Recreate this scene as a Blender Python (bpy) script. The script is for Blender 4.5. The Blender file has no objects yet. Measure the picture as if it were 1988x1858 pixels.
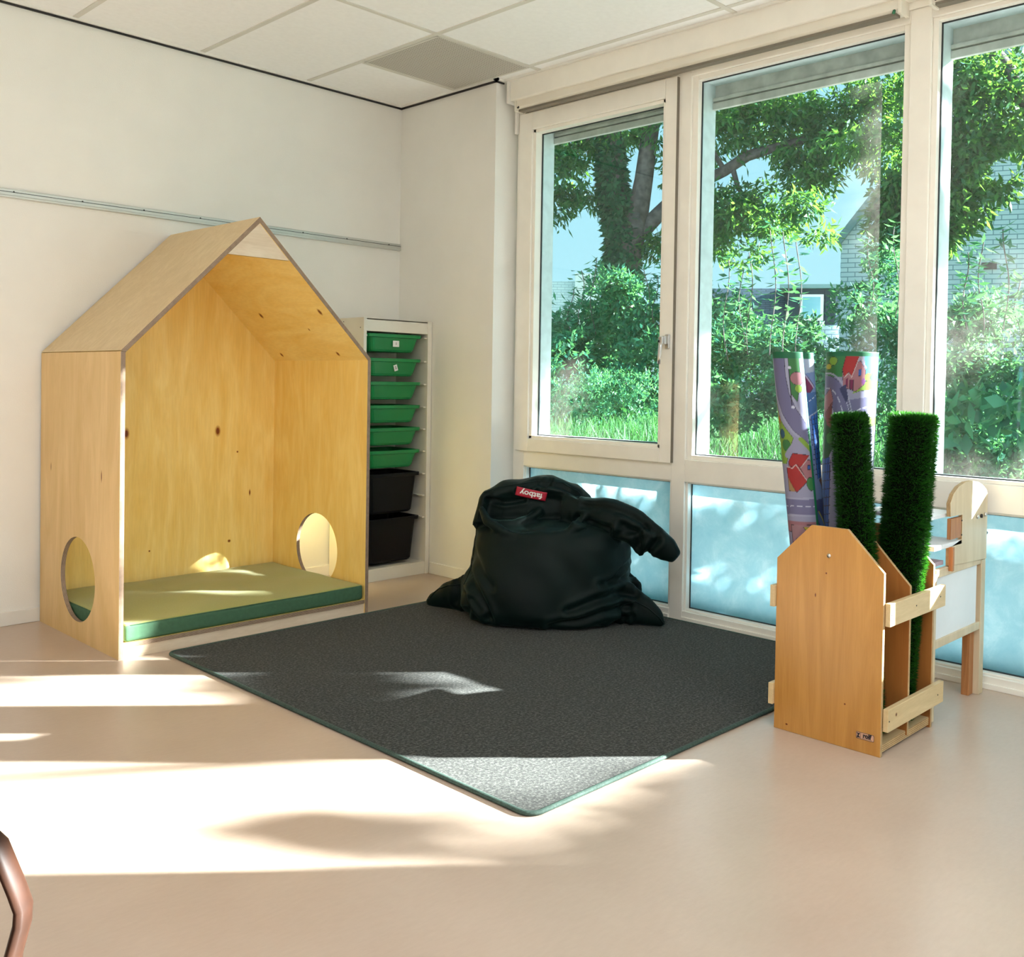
import bpy, bmesh, math, random
import numpy as np
from mathutils import Vector, Matrix, geometry, noise
from mathutils.bvhtree import BVHTree

SC = bpy.context.scene
COL = SC.collection
PI = math.pi
V = Vector
random.seed(7)
RNG = np.random.default_rng(11)

# ------------------------------------------------------------------ camera
cam_data = bpy.data.cameras.new('camera')
cam = bpy.data.objects.new('camera', cam_data)
COL.objects.link(cam)
R_ = V((0.67904934, -0.73390271, 0.0166977)); U_ = V((0.0028847, 0.02541357, 0.99967286)); F_ = V((0.73408697, 0.67877902, -0.01937415))
mrot = Matrix((R_, U_, -F_)).transposed()
cam.matrix_world = Matrix.Translation((-3.5282, -4.7130, 1.1119)) @ mrot.to_4x4()
cam_data.sensor_fit = 'HORIZONTAL'; cam_data.sensor_width = 36.0
cam_data.lens = 1882.794 / 1988 * 36.0
cam_data.shift_x = (994 - 1118.66) / 1988
cam_data.shift_y = (778.89 - 929) / 1988
cam_data.clip_start = 0.05; cam_data.clip_end = 300
SC.camera = cam

# ------------------------------------------------------------------ colour management
SC.view_settings.view_transform = 'Standard'
SC.view_settings.look = 'None'
SC.view_settings.exposure = 0.68
SC.view_settings.gamma = 1.0
SC.view_settings.use_curve_mapping = False
SC.cycles.max_bounces = 14
SC.cycles.diffuse_bounces = 8
SC.cycles.transparent_max_bounces = 24
SC.cycles.transmission_bounces = 12
SC.cycles.sample_clamp_indirect = 8.0

# ------------------------------------------------------------------ sky
def link(nt, a, ao, b, bi):
    nt.links.new(a.outputs[ao], b.inputs[bi])
W = bpy.data.worlds.new('sky'); SC.world = W; W.use_nodes = True
nt = W.node_tree; nt.nodes.clear()
wo = nt.nodes.new('ShaderNodeOutputWorld'); bg = nt.nodes.new('ShaderNodeBackground')
tc = nt.nodes.new('ShaderNodeTexCoord'); sx = nt.nodes.new('ShaderNodeSeparateXYZ')
ramp = nt.nodes.new('ShaderNodeValToRGB')
ramp.color_ramp.elements[0].position = 0.0; ramp.color_ramp.elements[0].color = (0.27, 0.46, 0.50, 1)
ramp.color_ramp.elements[1].position = 0.5; ramp.color_ramp.elements[1].color = (0.16, 0.38, 0.49, 1)
mp = nt.nodes.new('ShaderNodeMapping'); mp.inputs['Scale'].default_value = (2.2, 2.2, 9.0)
nz = nt.nodes.new('ShaderNodeTexNoise'); nz.inputs['Scale'].default_value = 1.6; nz.inputs['Detail'].default_value = 5
cr = nt.nodes.new('ShaderNodeValToRGB'); cr.color_ramp.elements[0].position = .47; cr.color_ramp.elements[1].position = .75
cr.color_ramp.elements[1].color = (.7, .7, .7, 1)
mx = nt.nodes.new('ShaderNodeMixRGB'); mx.inputs[2].default_value = (0.34, 0.52, .56, 1)
link(nt, tc, 'Generated', sx, 0); link(nt, sx, 'Z', ramp, 0); link(nt, tc, 'Generated', mp, 'Vector'); link(nt, mp, 0, nz, 'Vector')
link(nt, nz, 'Fac', cr, 0); link(nt, cr, 0, mx, 0); link(nt, ramp, 0, mx, 1); link(nt, mx, 0, bg, 'Color')
bg.inputs['Strength'].default_value = 1.30
link(nt, bg, 0, wo, 0)

# ------------------------------------------------------------------ sun
SUN_TO = V((1, -0.955, 0.57)).normalized()
sd = bpy.data.lights.new('sun', 'SUN'); sun = bpy.data.objects.new('sun', sd); COL.objects.link(sun)
sd.energy = 46.0; sd.angle = math.radians(0.6); sd.color = (1.0, 0.985, 0.95)
sun.rotation_euler = SUN_TO.to_track_quat('Z', 'Y').to_euler(); sun.location = (8, -10, 8)

FILL_POWER = 8.0     # shared by all the added fill panels in the ceiling

# ================================================================== helpers
def tag(o, label=None, cat=None, group=None, kind=None):
    if label: o['label'] = label
    if cat: o['category'] = cat
    if group: o['group'] = group
    if kind: o['kind'] = kind
    return o
def empty(name, loc, label=None, cat=None, group=None, kind=None):
    o = bpy.data.objects.new(name, None); COL.objects.link(o); o.location = loc
    o.empty_display_size = .1
    return tag(o, label, cat, group, kind)
def link_mesh(name, me, mats, parent=None):
    if not isinstance(mats, (list, tuple)): mats = [mats]
    for m in mats: me.materials.append(m)
    o = bpy.data.objects.new(name, me); COL.objects.link(o)
    if parent is not None:
        o.parent = parent
        o.matrix_parent_inverse = Matrix.Translation(-parent.location) if not parent.parent else Matrix.Identity(4)
        if parent.parent is None: pass
    return o
class MB:
    """collects geometry in world coordinates"""
    def __init__(s): s.v = []; s.f = []; s.m = []; s.uv = []; s.sm = []
    def add(s, verts, faces, mat=0, uvs=None, smooth=False):
        b = len(s.v); s.v += [tuple(p) for p in verts]
        for i, f in enumerate(faces):
            s.f.append([b + k for k in f]); s.m.append(mat[i] if isinstance(mat, list) else mat)
            s.uv.append(uvs[i] if uvs and uvs[i] else None); s.sm.append(smooth)
    def box(s, a, b, mat=0):
        x0, y0, z0 = [min(a[i], b[i]) for i in range(3)]; x1, y1, z1 = [max(a[i], b[i]) for i in range(3)]
        vs = [(x0,y0,z0),(x1,y0,z0),(x1,y1,z0),(x0,y1,z0),(x0,y0,z1),(x1,y0,z1),(x1,y1,z1),(x0,y1,z1)]
        s.add(vs, [(0,3,2,1),(4,5,6,7),(0,1,5,4),(1,2,6,5),(2,3,7,6),(3,0,4,7)], mat); return s
    def obox(s, c, hx, hy, hz, X, Y, Z, mat=0):
        c = V(c); vs = []
        for dz in (-1, 1):
            for dx, dy in ((-1,-1),(1,-1),(1,1),(-1,1)): vs.append(c + X*hx*dx + Y*hy*dy + Z*hz*dz)
        s.add(vs, [(0,3,2,1),(4,5,6,7),(0,1,5,4),(1,2,6,5),(2,3,7,6),(3,0,4,7)], mat); return s
    def panel(s, outer, holes, O, A, B, N, t, mat=0, emat=1):
        """flat board: outline (a,b) on plane O+aA+bB, thickness t along N; edge faces get uv v=0..1 over thickness"""
        O, A, B, N = V(O), V(A), V(B), V(N)
        loops = [outer] + holes; flat = [p for l in loops for p in l]
        tris = geometry.tessellate_polygon([[V((p[0], p[1], 0)) for p in l] for l in loops])
        n = len(flat)
        P = [O + A*p[0] + B*p[1] for p in flat]; Q = [p + N*t for p in P]
        vs = P + Q; fs = []; ms = []; uv = []
        for a, b, c in tris:
            nn = (P[b]-P[a]).cross(P[c]-P[a])
            if nn.dot(N) > 0: a, b, c = a, c, b
            fs.append((a, b, c)); ms.append(mat); uv.append(None)
            fs.append((n+a, n+c, n+b)); ms.append(mat); uv.append(None)
        base = 0
        for li, l in enumerate(loops):
            k = len(l); acc = 0
            area = sum(l[i][0]*l[(i+1)%k][1]-l[(i+1)%k][0]*l[i][1] for i in range(k))
            flip = (area > 0) ^ (li > 0) ^ (A.cross(B).dot(N) < 0)
            for i in range(k):
                j = (i+1) % k; a, b = base+i, base+j; d = (P[b]-P[a]).length
                q = (a, b, n+b, n+a); u = [(acc,0),(acc+d,0),(acc+d,1),(acc,1)]
                if not flip: q = q[::-1]; u = u[::-1]
                fs.append(q); ms.append(emat); uv.append(u); acc += d
            base += k
        s.add(vs, fs, ms, uv); return s
    def tube(s, pts, r, n=10, mat=0, cap=True, flat=1.0, upv=(0,0,1)):
        pts = [V(p) for p in pts]; k = len(pts); rs = r if isinstance(r, (list, tuple)) else [r]*k
        vs = []; fs = []
        for i, p in enumerate(pts):
            t = (pts[min(i+1,k-1)] - pts[max(i-1,0)]).normalized()
            u = V(upv)
            if abs(t.dot(u)) > .97: u = V((1,0,0))
            x = t.cross(u).normalized(); y = x.cross(t).normalized()
            for j in range(n):
                a = 2*PI*j/n; vs.append(p + x*math.cos(a)*rs[i] + y*math.sin(a)*rs[i]*flat)
        for i in range(k-1):
            for j in range(n):
                a = i*n+j; b = i*n+(j+1)%n; fs.append((a, b, b+n, a+n))
        if cap: fs.append(tuple(range(n))[::-1]); fs.append(tuple((k-1)*n+j for j in range(n)))
        s.add(vs, fs, mat, smooth=True); return s
    def disc(s, c, r, N, n=16, mat=0, h=.003):
        N = V(N).normalized(); s.tube([V(c), V(c)+N*h], r, n, mat); return s
    def build(s, name, mats, parent=None, bevel=0, seg=2):
        me = bpy.data.meshes.new(name); me.from_pydata(s.v, [], s.f)
        me.polygons.foreach_set('material_index', s.m); me.polygons.foreach_set('use_smooth', s.sm)
        if any(s.uv):
            ul = me.uv_layers.new(name='UVMap')
            for p, uvs in zip(me.polygons, s.uv):
                if uvs:
                    for li, c in zip(p.loop_indices, uvs): ul.data[li].uv = c
        me.update()
        o = link_mesh(name, me, mats, parent)
        if bevel:
            b = o.modifiers.new('bevel', 'BEVEL'); b.width = bevel; b.segments = seg; b.limit_method = 'ANGLE'; b.angle_limit = .6
            b.use_clamp_overlap = True
        return o
def struct(name, mb, m, **k):
    o = mb.build(name, m, **k)
    if o.parent is None: tag(o, kind='structure')
    return o
def circle(cx, cy, rx, ry, n=48): return [(cx+rx*math.cos(2*PI*i/n), cy+ry*math.sin(2*PI*i/n)) for i in range(n)]
def text_mesh(body, size, offset=0.0):
    """triangulated lettering as (verts 2d, faces), centred"""
    cu = bpy.data.curves.new('lettering', 'FONT'); cu.body = body; cu.size = size; cu.align_x = 'CENTER'; cu.align_y = 'CENTER'
    cu.offset = offset; cu.resolution_u = 3
    o = bpy.data.objects.new('lettering', cu); COL.objects.link(o)
    dg = bpy.context.evaluated_depsgraph_get(); dg.update()
    me = bpy.data.meshes.new_from_object(o.evaluated_get(dg))
    vs = [(v.co.x, v.co.y) for v in me.vertices]; fs = [tuple(p.vertices) for p in me.polygons]
    bpy.data.objects.remove(o); bpy.data.curves.remove(cu); bpy.data.meshes.remove(me)
    return vs, fs

# ================================================================== materials
class NT:
    def __init__(s, name):
        s.m = bpy.data.materials.new(name); s.m.use_nodes = True; s.t = s.m.node_tree; s.t.nodes.clear()
        s.out = s.n('ShaderNodeOutputMaterial')
    def n(s, typ, **kw):
        nd = s.t.nodes.new(typ)
        for k, v in kw.items():
            if k.startswith('i_'): nd.inputs[k[2:].replace('_', ' ')].default_value = v
            else: setattr(nd, k, v)
        return nd
    def l(s, a, ao, b, bi): s.t.links.new(a.outputs[ao], b.inputs[bi])
    def coords(s, scale=(1,1,1), rot=(0,0,0), out='Object'):
        t = s.n('ShaderNodeTexCoord'); m = s.n('ShaderNodeMapping'); m.inputs['Scale'].default_value = scale
        m.inputs['Rotation'].default_value = rot; s.l(t, out, m, 'Vector'); return m
    def ramp(s, stops, src=None, so=0):
        r = s.n('ShaderNodeValToRGB'); e = r.color_ramp.elements
        while len(e) < len(stops): e.new(.5)
        for q, (p, c) in zip(e, stops): q.position = p; q.color = (*c, 1) if len(c) == 3 else c
        if src: s.l(src, so, r, 0)
        return r
    def mix(s, fac, a, b, mode='MIX'):
        m = s.n('ShaderNodeMixRGB', blend_type=mode)
        for i, x in ((0, fac), (1, a), (2, b)):
            if isinstance(x, (int, float)): m.inputs[i].default_value = x
            elif isinstance(x, tuple) and not isinstance(x[0], bpy.types.Node): m.inputs[i].default_value = (*x, 1)
            else: s.l(x[0], x[1], m, i)
        return m
    def math(s, op, a, b=None):
        m = s.n('ShaderNodeMath', operation=op)
        for i, x in ((0, a), (1, b)):
            if x is None: continue
            if isinstance(x, (int, float)): m.inputs[i].default_value = x
            else: s.l(x[0], x[1], m, i)
        return m
    def bsdf(s, col=None, rough=.5, spec=.5, metal=0, **kw):
        b = s.n('ShaderNodeBsdfPrincipled'); b.inputs['Roughness'].default_value = rough
        b.inputs['Specular IOR Level'].default_value = spec; b.inputs['Metallic'].default_value = metal
        if isinstance(col, tuple) and not isinstance(col[0], bpy.types.Node): b.inputs['Base Color'].default_value = (*col, 1)
        elif col is not None: s.l(col[0], col[1], b, 'Base Color')
        for k, v in kw.items(): b.inputs[k.replace('_', ' ')].default_value = v
        s.l(b, 0, s.out, 0); return b
    def bump(s, b, src, so, strength=.2, dist=.01):
        u = s.n('ShaderNodeBump'); u.inputs['Strength'].default_value = strength; u.inputs['Distance'].default_value = dist
        s.l(src, so, u, 'Height'); s.l(u, 0, b, 'Normal'); return u

def plain(name, col, rough=.5, spec=.5, metal=0, noise_amt=.04, nscale=6, bump=0, bscale=200, **kw):
    t = NT(name); c = t.coords()
    n = t.n('ShaderNodeTexNoise', i_Scale=nscale, i_Detail=4.0); t.l(c, 0, n, 'Vector')
    lo = tuple(x*(1-noise_amt) for x in col); hi = tuple(min(1, x*(1+noise_amt)) for x in col)
    r = t.ramp([(.3, lo), (.7, hi)], n)
    b = t.bsdf((r, 0), rough, spec, metal, **kw)
    if bump:
        n2 = t.n('ShaderNodeTexNoise', i_Scale=bscale, i_Detail=3.0); t.l(c, 0, n2, 'Vector'); t.bump(b, n2, 0, bump, .002)
    return t.m

def birch(name, light, dark, grain=(9, 9, .9), rough=.42, knots=(), spec=.4, coat=.0, streaks=.0):
    """birch plywood face: stretched grain, cloudy figure and small dark knots [(x,y,z, rx,ry,rz)]"""
    t = NT(name); c = t.coords(grain)
    d = t.n('ShaderNodeTexNoise', i_Scale=1.3, i_Detail=5.0, i_Distortion=2.2); t.l(c, 0, d, 'Vector')
    c2 = t.coords(tuple(g*9 for g in grain[:2]) + (grain[2]*4,) if grain[2] < grain[0] else tuple(g*6 for g in grain))
    f = t.n('ShaderNodeTexNoise', i_Scale=3.0, i_Detail=3.0); t.l(c2, 0, f, 'Vector')
    c3 = t.coords((1, 1, 1)); big = t.n('ShaderNodeTexNoise', i_Scale=2.6, i_Detail=2.0); t.l(c3, 0, big, 'Vector')
    r = t.ramp([(.28, dark), (.5, tuple((a+b)/2 for a, b in zip(light, dark))), (.66, light)], d)
    fine = t.ramp([(.35, (.90, .88, .85)), (.65, (1, 1, 1))], f)
    m1 = t.mix(.55, (r, 0), (fine, 0), 'MULTIPLY')
    bigr = t.ramp([(.3, (.93, .90, .84)), (.7, (1, 1, 1))], big)
    last = t.mix(.7, (m1, 0), (bigr, 0), 'MULTIPLY')
    g = t.n('ShaderNodeTexCoord')
    for kx, ky, kz, rx, ry, rz in knots:
        sb = t.n('ShaderNodeVectorMath', operation='SUBTRACT'); t.l(g, 'Object', sb, 0); sb.inputs[1].default_value = (kx, ky, kz)
        ml = t.n('ShaderNodeVectorMath', operation='MULTIPLY'); t.l(sb, 0, ml, 0); ml.inputs[1].default_value = (1/rx, 1/ry, 1/rz)
        ln = t.n('ShaderNodeVectorMath', operation='LENGTH'); t.l(ml, 0, ln, 0)
        kr = t.ramp([(.0, (.16, .045, .01)), (.42, (.20, .06, .015)), (.5, (.45, .24, .08)), (1.0, (1, 1, 1))], ln, 'Value')
        kr.color_ramp.elements[3].position = .95
        last = t.mix(1.0, (last, 0), (kr, 0), 'MULTIPLY')
    b = t.bsdf((last, 0), rough, spec, 0)
    b.inputs['Coat Weight'].default_value = coat; b.inputs['Coat Roughness'].default_value = .3
    return t.m
def ply_edge(name, a, b, n=6, rough=.6):
    """plywood edge: layers alternate over the board's thickness (uv v)"""
    t = NT(name); u = t.n('ShaderNodeUVMap'); s = t.n('ShaderNodeSeparateXYZ'); t.l(u, 0, s, 0)
    m = t.math('MULTIPLY', (s, 'Y'), float(n)); fr = t.math('FRACT', (m, 0))
    r = t.ramp([(.0, a), (.42, a), (.52, b), (1, b)], fr)
    no = t.n('ShaderNodeTexNoise', i_Scale=60.0); c = t.coords((1, 1, 1)); t.l(c, 0, no, 'Vector')
    rr = t.ramp([(.3, (.75, .72, .7)), (.7, (1, 1, 1))], no)
    mm = t.mix(.8, (r, 0), (rr, 0), 'MULTIPLY'); t.bsdf((mm, 0), rough, .3); return t.m

M = {}
M['wall'] = plain('painted_wall', (.82, .815, .785), .55, .35, bump=.25, bscale=260, noise_amt=.015)
M['skirting'] = plain('skirting_paint', (.80, .79, .75), .4)
M['frame'] = plain('window_frame_paint', (.87, .85, .79), .38, .5, noise_amt=.03, nscale=9)
M['reveal'] = plain('outer_frame_paint', (.62, .70, .72), .35, noise_amt=.1, nscale=20)
M['white'] = plain('white_lacquer', (.78, .745, .66), .3, .5)
M['white_cool'] = plain('white_board', (.78, .80, .84), .25, .5)
M['shutter'] = plain('weathered_board', (.50, .50, .46), .7, noise_amt=.22, nscale=14)
M['gasket'] = plain('black_rubber', (.02, .03, .035), .5)
M['steel'] = plain('brushed_steel', (.62, .62, .62), .3, metal=1.0)
M['alu'] = plain('aluminium_rail', (.60, .62, .60), .35, metal=.7)
M['dark'] = plain('dark_hole', (.012, .010, .010), .6)
M['green_bin'] = plain('green_plastic', (.007, .23, .062), .34, .5, noise_amt=.02)
M['black_bin'] = plain('black_plastic', (.003, .003, .004), .4, .2, noise_amt=.02)
M['brown_grey'] = plain('dark_blind_bar', (.19, .165, .13), .5)
M['green_clip'] = plain('green_clip', (.02, .16, .08), .5)
M['pale_top'] = plain('lilac_shelf', (.42, .36, .46), .5)
M['plate'] = plain('copper_plate', (.62, .36, .24), .4)
M['paving'] = plain('pale_paving', (.62, .60, .56), .8, noise_amt=.1)
M['paper'] = plain('white_paper', (.85, .85, .83), .6)
M['ink'] = plain('dark_ink', (.02, .015, .02), .6)
M['red_label'] = plain('red_label', (.42, .012, .035), .5)
M['ceiling'] = plain('ceiling_tile', (.91, .92, .93), .8, .2, noise_amt=.02, nscale=40)
M['tbar'] = plain('ceiling_grid', (.66, .65, .60), .45, .4)
M['brown_wood'] = plain('stained_beech', (.028, .010, .005), .5, .25, noise_amt=.3, nscale=30)
M['pine'] = birch('brown_pine', (.50, .23, .09), (.34, .14, .05), (30, 30, 2), .5)
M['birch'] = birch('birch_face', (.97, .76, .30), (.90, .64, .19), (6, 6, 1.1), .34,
   knots=[(-1.144,-.03,.834,.018,.02,.034),(-1.601,-.03,.833,.018,.02,.034),(-1.077,-.03,.266,.011,.02,.010),(-1.036,-.03,.724,.007,.02,.007),(-.965,-.03,.508,.006,.02,.022),(-1.487,-.03,.261,.006,.02,.006)])  # inner faces painted lighter and yellower to carry the bounced light
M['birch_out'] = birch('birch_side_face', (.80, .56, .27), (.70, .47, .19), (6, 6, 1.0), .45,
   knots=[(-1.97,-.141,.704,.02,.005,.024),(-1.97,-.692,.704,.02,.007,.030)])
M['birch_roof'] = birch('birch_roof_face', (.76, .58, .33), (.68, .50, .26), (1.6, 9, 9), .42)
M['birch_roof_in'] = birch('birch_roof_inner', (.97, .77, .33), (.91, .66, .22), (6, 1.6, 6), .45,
   knots=[(-1.042,-.264,1.418,.022,.016,.022),(-1.041,-.79,1.417,.024,.016,.024),(-.858,-.148,1.23,.018,.013,.018),(-.859,-.666,1.231,.018,.014,.018),(-.97,-.587,1.345,.010,.007,.012)])  # lighter than the outer roof face, bounced light put into the colour
M['birch_pale'] = birch('birch_pale_face', (.74, .63, .50), (.66, .53, .40), (1.5, 9, 9), .45)
M['ply'] = ply_edge('ply_edge', (.50, .37, .26), (.13, .075, .055), 6)
M['ply_light'] = ply_edge('ply_edge_light', (.62, .45, .24), (.36, .21, .09), 4)
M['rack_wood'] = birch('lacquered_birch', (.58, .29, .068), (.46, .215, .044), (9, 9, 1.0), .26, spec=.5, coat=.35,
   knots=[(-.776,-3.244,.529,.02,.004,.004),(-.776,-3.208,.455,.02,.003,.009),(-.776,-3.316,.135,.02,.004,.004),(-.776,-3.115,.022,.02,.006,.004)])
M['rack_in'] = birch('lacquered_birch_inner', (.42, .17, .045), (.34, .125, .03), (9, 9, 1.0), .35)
M['slat'] = birch('pale_slat', (.72, .56, .33), (.62, .47, .26), (1.5, 9, 9), .4,
   knots=[(-.71,-3.45,.12,.008,.02,.008)])
M['easel_wood'] = birch('bleached_plywood', (.70, .60, .44), (.60, .50, .34), (10, 10, 1.0), .45)

# floor linoleum
t = NT('linoleum'); c = t.coords((1, 1, 1))
n1 = t.n('ShaderNodeTexNoise', i_Scale=3.0, i_Detail=6.0); t.l(c, 0, n1, 'Vector')
c2 = t.coords((30, 90, 1), (0, 0, .75)); n2 = t.n('ShaderNodeTexNoise', i_Scale=1.0, i_Detail=3.0); t.l(c2, 0, n2, 'Vector')
r1 = t.ramp([(.1, (.445, .34, .268)), (.9, (.54, .43, .35))], n1)
r2 = t.ramp([(.3, (.94, .93, .92)), (.7, (1, 1, 1))], n2)
m = t.mix(.8, (r1, 0), (r2, 0), 'MULTIPLY')
c3 = t.coords((1, 2.6, 1), (0, 0, .5)); vo = t.n('ShaderNodeTexVoronoi', i_Scale=4.5); t.l(c3, 0, vo, 'Vector')
sp = t.ramp([(.0, (.62, .54, .48)), (.008, (.75, .68, .62)), (.014, (1, 1, 1))], vo, 'Distance')
b = t.bsdf((m, 0), .34, .5); n3 = t.n('ShaderNodeTexNoise', i_Scale=70.0, i_Detail=4.0); t.l(c, 0, n3, 'Vector'); t.bump(b, n3, 0, .12, .002)
b.inputs['Roughness'].default_value = .29
M['floor'] = t.m

# rug
t = NT('rug_felt'); c = t.coords((1, 1, 1)); n1 = t.n('ShaderNodeTexNoise', i_Scale=110.0, i_Detail=4.0, i_Roughness=.75); t.l(c, 0, n1, 'Vector')
c2 = t.coords((1, 2.2, 1)); n2 = t.n('ShaderNodeTexNoise', i_Scale=60.0, i_Detail=4.0); t.l(c2, 0, n2, 'Vector')
r1 = t.ramp([(.38, (.009, .011, .010)), (.5, (.030, .032, .028)), (.63, (.095, .098, .088))], n1)
r2 = t.ramp([(.35, (.72, .72, .72)), (.65, (1, 1, 1))], n2); m = t.mix(.8, (r1, 0), (r2, 0), 'MULTIPLY')
b = t.bsdf((m, 0), .95, .1); b.inputs['Sheen Weight'].default_value = .10; b.inputs['Sheen Roughness'].default_value = .5
t.bump(b, n1, 0, .8, .004); M['rug'] = t.m
M['rug_edge'] = plain('rug_binding', (.045, .075, .062), .7, .2, noise_amt=.3, nscale=160, bump=.5, bscale=300)

# mattress fabric, one green: bounce light coloured into the top, shade into the sides
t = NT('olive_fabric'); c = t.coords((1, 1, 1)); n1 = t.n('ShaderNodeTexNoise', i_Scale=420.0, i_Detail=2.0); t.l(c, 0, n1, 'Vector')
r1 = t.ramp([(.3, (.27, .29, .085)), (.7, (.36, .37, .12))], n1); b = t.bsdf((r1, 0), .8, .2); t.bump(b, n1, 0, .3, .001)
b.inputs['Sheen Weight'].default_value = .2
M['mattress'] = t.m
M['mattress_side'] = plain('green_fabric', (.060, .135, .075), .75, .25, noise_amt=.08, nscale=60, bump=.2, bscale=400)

# bean bag velvet
t = NT('dark_green_canvas'); c = t.coords((1, 1, 1)); n1 = t.n('ShaderNodeTexNoise', i_Scale=260.0, i_Detail=2.0); t.l(c, 0, n1, 'Vector')
n2 = t.n('ShaderNodeTexNoise', i_Scale=3.0, i_Detail=3.0); t.l(c, 0, n2, 'Vector')
r1 = t.ramp([(.3, (.0008, .0052, .0046)), (.7, (.0018, .0092, .0080))], n2); b = t.bsdf((r1, 0), .55, .16); t.bump(b, n1, 0, .12, .001)
b.inputs['Sheen Weight'].default_value = .07; b.inputs['Sheen Roughness'].default_value = .4; b.inputs['Sheen Tint'].default_value = (.35, .7, .62, 1)
M['bag'] = t.m

# glass: thin pane, fresnel reflection over a clear tint, with faint dirt that catches the sun
def glass_mat(name, tint, dirt):
    t = NT(name); tr = t.n('ShaderNodeBsdfTransparent'); tr.inputs[0].default_value = (*tint, 1)
    gl = t.n('ShaderNodeBsdfGlossy'); gl.inputs['Roughness'].default_value = 0.0; gl.inputs[0].default_value = (1, 1, 1, 1)
    fr = t.n('ShaderNodeFresnel'); fr.inputs[0].default_value = 1.5
    mx = t.n('ShaderNodeMixShader'); t.l(fr, 0, mx, 0); t.l(tr, 0, mx, 1); t.l(gl, 0, mx, 2)
    tl = t.n('ShaderNodeBsdfTranslucent'); tl.inputs[0].default_value = (1, .97, .90, 1)
    c = t.coords((1, 1, 1)); n = t.n('ShaderNodeTexNoise', i_Scale=40.0, i_Detail=6.0); t.l(c, 0, n, 'Vector')
    r = t.ramp([(.3, (dirt*.6,)*3), (.75, (dirt*1.4,)*3)], n)
    m2 = t.n('ShaderNodeMixShader'); t.l(r, 0, m2, 0); t.l(mx, 0, m2, 1); t.l(tl, 0, m2, 2)
    t.l(m2, 0, t.out, 0); return t.m
M['glass'] = glass_mat('clear_glass', (.90, .975, .985), .02)
t = NT('frosted_film'); tl = t.n('ShaderNodeBsdfTranslucent'); gl = t.n('ShaderNodeBsdfGlossy'); gl.inputs['Roughness'].default_value = .35
c = t.coords((1, 1, 1)); n = t.n('ShaderNodeTexNoise', i_Scale=9.0, i_Detail=8.0, i_Roughness=.7, i_Distortion=.4); t.l(c, 0, n, 'Vector')
r = t.ramp([(.3, (.17, .36, .46)), (.5, (.22, .41, .50)), (.68, (.33, .50, .58))], n); t.l(r, 0, tl, 0)
df = t.n('ShaderNodeBsdfDiffuse'); df.inputs[0].default_value = (.5, .66, .70, 1)
m0 = t.n('ShaderNodeMixShader'); m0.inputs[0].default_value = .14; t.l(tl, 0, m0, 1); t.l(df, 0, m0, 2)
mx = t.n('ShaderNodeMixShader'); mx.inputs[0].default_value = .04; t.l(m0, 0, mx, 1); t.l(gl, 0, mx, 2); t.l(mx, 0, t.out, 0)
M['frosted'] = t.m

# perforated vent
t = NT('perforated_metal'); c = t.coords((1, 1, 1)); s = t.n('ShaderNodeSeparateXYZ'); t.l(c, 0, s, 0)
def saw(ax):
    a = t.math('MULTIPLY', (s, ax), 80.0); f = t.math('FRACT', (a, 0)); d = t.math('SUBTRACT', (f, 0), .5); q = t.math('MULTIPLY', (d, 0), (d, 0)); return q
qa, qb = saw('X'), saw('Y'); sm = t.math('ADD', (qa, 0), (qb, 0)); r = t.ramp([(.085, (.13, .12, .10)), (.11, (.60, .58, .53))], sm)
t.bsdf((r, 0), .5, .4); M['vent'] = t.m

# bricks
def brick(name, c1, c2, mort, sc=1.0, swap=False):
    t = NT(name); u = t.n('ShaderNodeUVMap'); b = t.n('ShaderNodeTexBrick'); t.l(u, 0, b, 'Vector')
    b.inputs['Scale'].default_value = sc; b.inputs['Color1'].default_value = (*c1, 1); b.inputs['Color2'].default_value = (*c2, 1); b.inputs['Mortar'].default_value = (*mort, 1)
    b.inputs['Brick Width'].default_value = .25; b.inputs['Row Height'].default_value = .083; b.inputs['Mortar Size'].default_value = .009; b.inputs['Mortar Smooth'].default_value = .3
    bs = t.bsdf((b, 'Color'), .85, .2); t.bump(bs, b, 'Fac', -.3, .01); return t.m
M['brick'] = brick('white_brick', (.66, .74, .78), (.58, .67, .72), (.20, .30, .36))
M['brick_far'] = brick('pale_brick', (.72, .78, .80), (.64, .72, .76), (.42, .50, .55))
M['roof_tile'] = brick('roof_tiles', (.055, .095, .13), (.075, .12, .16), (.02, .04, .055), 1.0)
M['roof_edge'] = plain('roof_verge', (.16, .27, .28), .6)
M['house_white'] = plain('white_cladding', (.78, .80, .80), .6)
M['far_glass'] = plain('dormer_glass', (.18, .42, .52), .15, .6)
M['bark'] = plain('bark', (.085, .080, .078), .9, .1, noise_amt=.45, nscale=18, bump=.8, bscale=30)

def leaf_mat(name, a, b_, trans, tfac=.45, rough=.5):
    t = NT(name); at = t.n('ShaderNodeAttribute', attribute_name='rnd')
    r = t.ramp([(0, a), (1, b_)], at, 'Fac')
    r2 = t.ramp([(0, tuple(x*.7 for x in trans)), (1, trans)], at, 'Fac')
    p = t.n('ShaderNodeBsdfPrincipled'); p.inputs['Roughness'].default_value = rough; p.inputs['Specular IOR Level'].default_value = .25; t.l(r, 0, p, 'Base Color')
    tl = t.n('ShaderNodeBsdfTranslucent'); t.l(r2, 0, tl, 0)
    mx = t.n('ShaderNodeMixShader'); mx.inputs[0].default_value = tfac; t.l(p, 0, mx, 1); t.l(tl, 0, mx, 2); t.l(mx, 0, t.out, 0); return t.m
M['leaf'] = leaf_mat('tree_leaf', (.009, .085, .055), (.050, .20, .055), (.14, .34, .035))
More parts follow.
